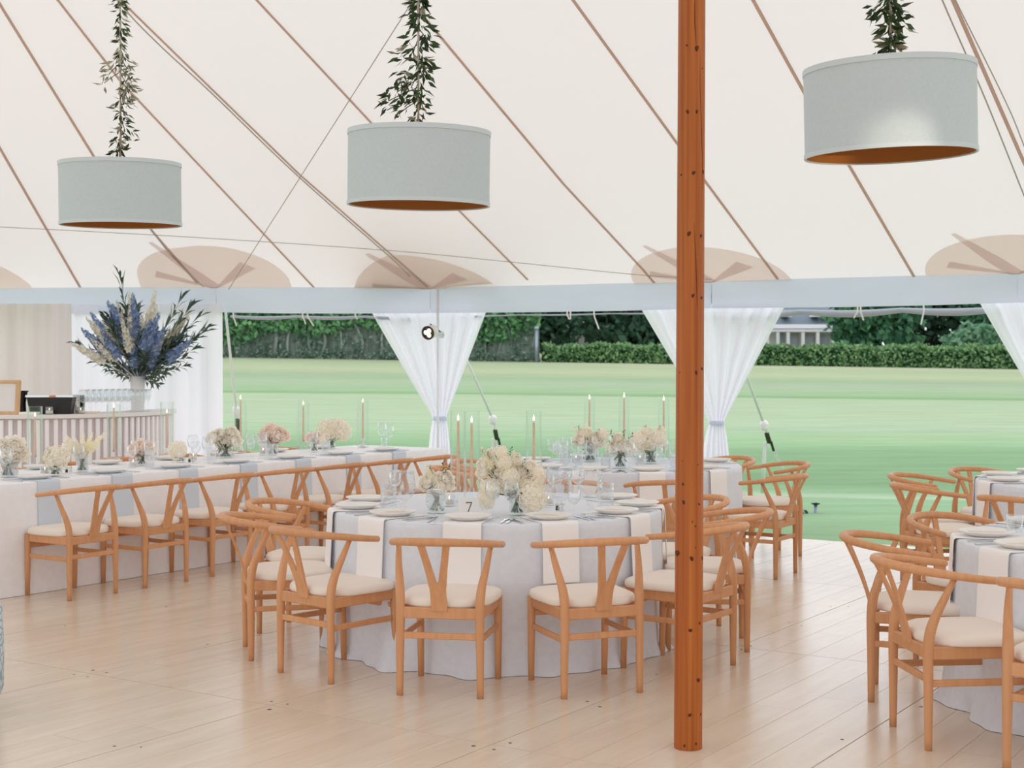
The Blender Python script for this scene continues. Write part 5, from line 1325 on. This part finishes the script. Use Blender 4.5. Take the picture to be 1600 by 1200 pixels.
SPRIG = sprig_mesh(M_leaf, 'leaf_sprig')
def spike_mesh(m, name, n=34, r=0.10, seed=5, start=0.25):
    r_ = random.Random(seed); mb = MB(); mb.tube([(0, 0, 0), (0.01, 0, 0.5), (0, 0, 1.0)], [0.012, 0.010, 0.004], 5)
    for k in range(n):
        t = k/(n-1); z = start+(1-start)*t; a = k*2.4; rr = r*(1.05-0.80*t**1.5)*r_.uniform(0.75, 1.2)
        d = Vector((math.cos(a), math.sin(a), 0.25)).normalized(); c = Vector((d.x*rr*0.55, d.y*rr*0.55, z)); t1_ = d.cross(Vector((0, 0, 1))).normalized(); t2_ = d.cross(t1_)
        for q in range(5):
            g = q*2*PI/5+a; e = t1_*math.cos(g)+t2_*math.sin(g); f_ = d.cross(e); s_ = rr*0.75
            mb.add([c, c+e*s_*0.55+f_*s_*0.36+d*s_*0.25, c+e*s_+d*s_*0.3, c+e*s_*0.55-f_*s_*0.36+d*s_*0.25], [(0, 1, 2, 3)])
    return mb.mesh(name, m, False)
STOCK = spike_mesh(M_stock, 'stock_spike', 40, 0.13)
def obj_of(me, name, parent, loc, quat=None, sc=1.0):
    o = bpy.data.objects.new(name, me); COL.objects.link(o); o.parent = parent; o.location = loc
    if quat is not None: o.rotation_mode = 'QUATERNION'; o.rotation_quaternion = quat
    o.scale = (sc, sc, sc) if not hasattr(sc, '__len__') else sc
    return o
def bouquet(label, vx, by, vt, vw, blooms, leaves=(), spikes=(), dark=True, seed=0):
    r_ = random.Random(seed+int(vx)); p = G(vx, by, TZ); k = p.y/F
    t = thing('flower_arrangement', label, 'flower arrangement', p)
    r = vw*k/2; h = (by-vt)*k
    MB().openlathe([(0.0001, 0.0), (r*0.96, 0.0), (r, 0.005), (r, h), (r-0.003, h), (r-0.004, 0.010), (0.0001, 0.009)], 26).build('glass_vase', M_glass, t)
    MB().lathe([(0.0001, 0.010), (r-0.005, 0.0105), (r-0.005, h*0.7), (0.0001, h*0.7)], 20).build('water', M_water, t)
    st = MB(); n_ = 9
    for i in range(n_):
        a = i*2.4; b_ = a+PI+r_.uniform(-.6, .6); lo = Vector((math.cos(a), math.sin(a), 0))*r*0.72; hi = Vector((math.cos(b_), math.sin(b_), 0))*r*0.8
        st.tube([lo+Vector((0, 0, 0.014)), (lo+hi)/2+Vector((0, 0, h*0.6)), hi+Vector((0, 0, h*1.25))], 0.0042, 6)
    so = st.build('stems', M_stem, t); so['kind'] = 'stuff'
    for (ty, x, y, rp) in blooms:
        dx = (x-vx)*k; dz = (by-y)*k; R = rp*k
        dep = r_.uniform(-0.5, 0.5)*R - (0.2*R if abs(dx) < 2*R else 0)
        ax_ = Vector((dx*1.1, -(0.07+0.45*abs(dz)), (dz-h)*0.5+0.03)).normalized(); q = ax_.to_track_quat('Z', 'Y')
        if ty in ('r', 'g'): me = r_.choice(ROSE)
        elif ty == 'p': me = r_.choice(ROSEP)
        else: me = r_.choice(HYD)
        o = obj_of(me, {'r': 'rose_bloom', 'g': 'rose_bloom', 'p': 'rose_bloom', 'h': 'hydrangea_bloom'}[ty], t, (dx, dep, dz), q, R*1.16)
        if ty == 'g': obj_of(HEART, 'golden_heart', o, (0, 0, 0.25))
        # short stem down to the vase mouth
    sm = MB()
    for (ty, x, y, rp) in blooms:
        dx = (x-vx)*k; dz = (by-y)*k; sm.tube([(max(-r, min(r, dx*0.3)), 0, h*0.8), (dx*0.8, 0, max(h*0.9, dz-rp*k*0.5))], 0.003, 5)
    s2_ = sm.build('upper_stems', M_stem, t); s2_['kind'] = 'stuff'
    for (x, y, ln, ang) in leaves:
        d = Vector((math.sin(math.radians(ang)), -0.25, math.cos(math.radians(ang)))).normalized(); L_ = ln*k
        c = Vector(((x-vx)*k, -0.02, (by-y)*k)) - d*L_*0.8
        obj_of(SPRIG, 'leaf_sprig', t, c, d.to_track_quat('Z', 'Y'), (L_, L_, L_))
    for (bx_, by_, tx, ty_) in spikes:
        a = Vector(((bx_-vx)*k, 0, (by-by_)*k)); b_ = Vector(((tx-vx)*k, r_.uniform(-.04, .02), (by-ty_)*k)); d = b_-a; L_ = d.length
        obj_of(STOCK, 'stock_spike', t, a, d.to_track_quat('Z', 'Y'), L_)
    if dark:
        lf = MB()
        for i in range(10):
            a = r_.uniform(0, 6.28); lf.leaf(Vector((math.cos(a)*r*0.5, math.sin(a)*r*0.5, h*r_.uniform(0.55, 1.05))), Vector((math.cos(a), math.sin(a), r_.uniform(-0.9, 0.4))), r*r_.uniform(0.7, 1.3), r*0.42, Vector((r_.random(), r_.random(), 1)))
        lo_ = lf.build('collar_leaves', M_leaf, t, False); lo_['kind'] = 'stuff'
    return t
bouquet('round bouquet of white roses in a glass vase, first on the long table', 12, 745, 716, 22, [('r', 8, 699, 14), ('r', 24, 696, 13), ('r', 31, 709, 12), ('r', 12, 712, 12), ('r', 22, 714, 11), ('r', 0, 707, 12), ('r', -6, 698, 12), ('r', 16, 703, 12)], [(-2, 690, 14, -40)])
bouquet('low ivory hydrangea in a small glass vase, second on the long table', 86, 743, 726, 17, [('h', 88, 716, 18), ('r', 78, 712, 9), ('r', 98, 709, 8)], [(77, 702, 12, -20)])
bouquet('spray of pale yellow stock in a glass vase on the long table', 128, 737, 716, 17, [('h', 122, 704, 10), ('h', 110, 699, 9), ('r', 130, 708, 8)], [], [(126, 714, 104, 678), (127, 714, 117, 684), (128, 714, 131, 676), (130, 714, 144, 676), (130, 714, 164, 676), (129, 714, 150, 690), (127, 712, 98, 692)], dark=False)
bouquet('blush roses in a glass vase with dark stems before the bar end', 222, 727, 710, 17, [('p', 208, 702, 10), ('p', 220, 697, 11), ('p', 233, 699, 10), ('p', 226, 705, 9), ('p', 213, 706, 8)], [(216, 712, 10, -20)])
bouquet('small round hydrangea in a glass vase right of the blush roses', 282, 722, 710, 14, [('h', 278, 704, 14)], [])
bouquet('white roses with golden buds and green leaves by the drape edge', 352, 715, 698, 22, [('r', 350, 690, 11), ('r', 330, 684, 9), ('g', 338, 681, 9), ('r', 364, 681, 9), ('r', 370, 688, 9), ('g', 361, 673, 7), ('r', 343, 676, 7)], [(343, 678, 14, -25), (353, 674, 12, 10), (335, 676, 8, -30), (362, 684, 8, 30)])
bouquet('blush roses in a slim glass vase against the lawn', 426, 711, 690, 16, [('p', 411, 680, 10), ('p', 423, 673, 11), ('p', 437, 677, 10), ('p', 430, 684, 9), ('p', 445, 681, 8), ('p', 417, 684, 8)], [])
bouquet('small low blush flower in a little vase before the big hydrangea', 491, 706, 690, 12, [('p', 486, 683, 8), ('p', 497, 683, 8), ('h', 503, 687, 6)], [], dark=False)
bouquet('large ivory hydrangea last among the flowers on the long table', 518, 701, 684, 12, [('h', 511, 673, 16), ('h', 530, 671, 16), ('h', 539, 678, 9), ('h', 521, 666, 11)], [])
bouquet('small white bouquet in a clear vase left of the number card', 682, 801, 766, 29, [('r', 664, 754, 11), ('r', 690, 750, 12), ('r', 676, 760, 10), ('r', 699, 745, 9), ('r', 703, 757, 8), ('h', 688, 762, 11), ('r', 672, 743, 8), ('h', 680, 750, 8)], [(692, 727, 22, 0), (699, 733, 18, 35), (672, 730, 16, -25), (704, 748, 10, 60), (662, 760, 10, -60)], [(678, 755, 664, 722)], dark=False)
bouquet('big ivory bouquet of hydrangeas and roses on the numbered table', 808, 804, 767, 25,
        [('r', 766, 707, 7), ('h', 783, 706, 10), ('r', 764, 722, 9), ('h', 788, 722, 12), ('h', 806, 718, 10), ('r', 752, 736, 10), ('g', 775, 735, 11), ('h', 796, 744, 15), ('r', 819, 738, 10), ('r', 830, 727, 8), ('h', 841, 740, 11), ('h', 766, 762, 17), ('h', 790, 758, 13), ('h', 804, 756, 13), ('h', 832, 776, 22), ('h', 839, 757, 12), ('h', 760, 780, 14), ('r', 752, 724, 8), ('h', 820, 757, 12), ('r', 812, 731, 8)],
        [(762, 708, 14, -20), (806, 716, 20, 10), (828, 744, 12, 50), (764, 736, 12, -40), (818, 722, 14, 20), (798, 703, 16, 15), (754, 705, 14, -30)], [(800, 740, 803, 702), (770, 740, 752, 698)])
bouquet('creamy bouquet on the back table round a lit taper', 922, 721, 698, 20, [('r', 905, 687, 9), ('r', 917, 676, 8), ('r', 932, 685, 10), ('h', 943, 678, 9), ('r', 924, 693, 9), ('h', 910, 677, 8), ('r', 938, 690, 8)], [(904, 668, 14, -25), (934, 674, 12, 30), (897, 690, 10, -70)], [(915, 690, 895, 666), (918, 690, 915, 660)])
bouquet('white roses and dark leaves on the back table, middle bouquet', 969, 731, 708, 19, [('r', 961, 697, 10), ('r', 975, 697, 11), ('r', 985, 701, 9), ('r', 965, 683, 7), ('h', 955, 701, 8)], [(954, 676, 18, -20), (974, 677, 16, 5), (985, 682, 18, 30), (952, 690, 12, -50)])
bouquet('ivory hydrangeas on the back table nearest the post', 1017, 724, 707, 19, [('h', 997, 685, 12), ('h', 1014, 690, 14), ('h', 1028, 684, 13), ('h', 1010, 675, 9), ('h', 1033, 673, 7), ('h', 1003, 697, 9)], [(1008, 668, 14, -10), (1030, 668, 10, 10)])
# tall delphinium arrangement on the bar
p = onbar(215, 0.72); k = p.y/F
dv = thing('tall_flower_arrangement', 'tall spreading arrangement of blue and cream delphiniums in a white vase', 'flower arrangement', p)
hv = D(215, 588, p.y).z - BH; rv_ = 11.5*k
MB().lathe([(0.0001, 0), (rv_*0.9, 0), (rv_*0.88, 0.01), (rv_*0.92, hv*0.5), (rv_, hv), (rv_*0.88, hv), (rv_*0.8, hv*0.5), (0.0001, 0.02)], 28).build('vase', M_vase, dv)
DB = [spike_mesh(M_delblue, 'blue_delphinium_stalk', 36, 0.10, s_, 0.54) for s_ in (11, 12)]; DC = [spike_mesh(M_delcream, 'cream_delphinium_stalk', 36, 0.09, s_, 0.52) for s_ in (13, 14)]
ST = [('c', 195, 452), ('b', 177, 472), ('c', 184, 469), ('b', 216, 460), ('c', 232, 463), ('c', 254, 455), ('b', 132, 487), ('c', 146, 497), ('b', 160, 489), ('b', 138, 514), ('c', 121, 536), ('b', 148, 505), ('b', 190, 478), ('b', 215, 505),
      ('c', 210, 480), ('c', 226, 492), ('b', 262, 490), ('c', 262, 533), ('b', 286, 520), ('c', 245, 475), ('b', 258, 545), ('c', 152, 530), ('b', 308, 532), ('c', 280, 500), ('b', 170, 520), ('b', 217, 545), ('c', 204, 500), ('c', 304, 486), ('b', 248, 500), ('c', 170, 500), ('b', 268, 512)]
rr_ = random.Random(5)
for i, (c, x, y) in enumerate(ST):
    a = Vector((rr_.uniform(-.3, .3)*rv_, rr_.uniform(-.3, .3)*rv_, hv-0.05)); b_ = Vector(((x-215)*k, rr_.uniform(-0.35, 0.30) if y < 530 else -0.22, D(x, y, p.y).z-BH)); d = b_-a; L_ = d.length
    w_ = 0.62/max(0.35, L_) * (1.0 if c == 'b' else 0.95)
    obj_of(rr_.choice(DB if c == 'b' else DC), 'blue_delphinium_stalk' if c == 'b' else 'cream_delphinium_stalk', dv, a, d.to_track_quat('Z', 'Y'), (L_*w_, L_*w_, L_))
LB = [(190, 434), (276, 466), (322, 520), (316, 498), (304, 482), (150, 566), (172, 580), (160, 556), (236, 600), (265, 582), (290, 560), (250, 590), (300, 545), (282, 572), (225, 592), (205, 585), (185, 585), (195, 570), (240, 575), (258, 560), (318, 512), (122, 537), (298, 515), (285, 530), (270, 548), (210, 565), (228, 560), (178, 560), (150, 548), (290, 480), (308, 530), (248, 548), (236, 535)]
BR_ = [sprig_mesh(M_leafblue, 'leafy_branch', 19, s_) for s_ in (21, 22)]
LB += [(215+math.sin(i*2.4)*(22+58*((i*0.618) % 1)), 575-(18+82*((i*0.381) % 1))) for i in range(44)]
for x, y in LB:
    a = Vector((rr_.uniform(-.4, .4)*rv_, rr_.uniform(-.4, .4)*rv_, hv-0.03)); b_ = Vector(((x-215)*k, rr_.uniform(-0.3, 0.3), D(x, y, p.y).z-BH)); d = b_-a; L_ = d.length; w_ = 0.20/max(0.12, L_)
    obj_of(rr_.choice(BR_), 'leafy_branch', dv, a, d.to_track_quat('Z', 'Y'), (L_*w_, L_*w_, L_))
# patterned stool cut by the left border
M_pat = mat('blue_patterned_fabric', lin((214, 222, 228)), 0.8, 0.1)
vtx = N(M_pat, 'ShaderNodeTexVoronoi'); vtx.inputs['Scale'].default_value = 26; vtx.feature = 'DISTANCE_TO_EDGE'; tcp = N(M_pat, 'ShaderNodeTexCoord'); crp = N(M_pat, 'ShaderNodeValToRGB')
crp.color_ramp.elements[0].position = 0.08; crp.color_ramp.elements[0].color = (*lin((160, 186, 202)), 1); crp.color_ramp.elements[1].position = 0.16; crp.color_ramp.elements[1].color = (*lin((216, 224, 230)), 1)
L(M_pat, tcp.outputs['Object'], vtx.inputs['Vector']); L(M_pat, vtx.outputs['Distance'], crp.inputs[0]); L(M_pat, crp.outputs[0], M_pat.node_tree.nodes['Principled BSDF'].inputs['Base Color'])
pe = D(5.5, 1030, 6.25)
stl = thing('upholstered_stool', 'blue and white patterned stool cut off by the left border', 'stool', (pe.x-0.317, 6.25, 0))
MB().lathe([(0.0001, 0.0), (0.25, 0.0), (0.265, 0.03), (0.30, 0.12), (0.302, 0.30), (0.295, 0.47), (0.27, 0.51), (0.15, 0.53), (0.0001, 0.535)], 48).build('upholstery', M_pat, stl)
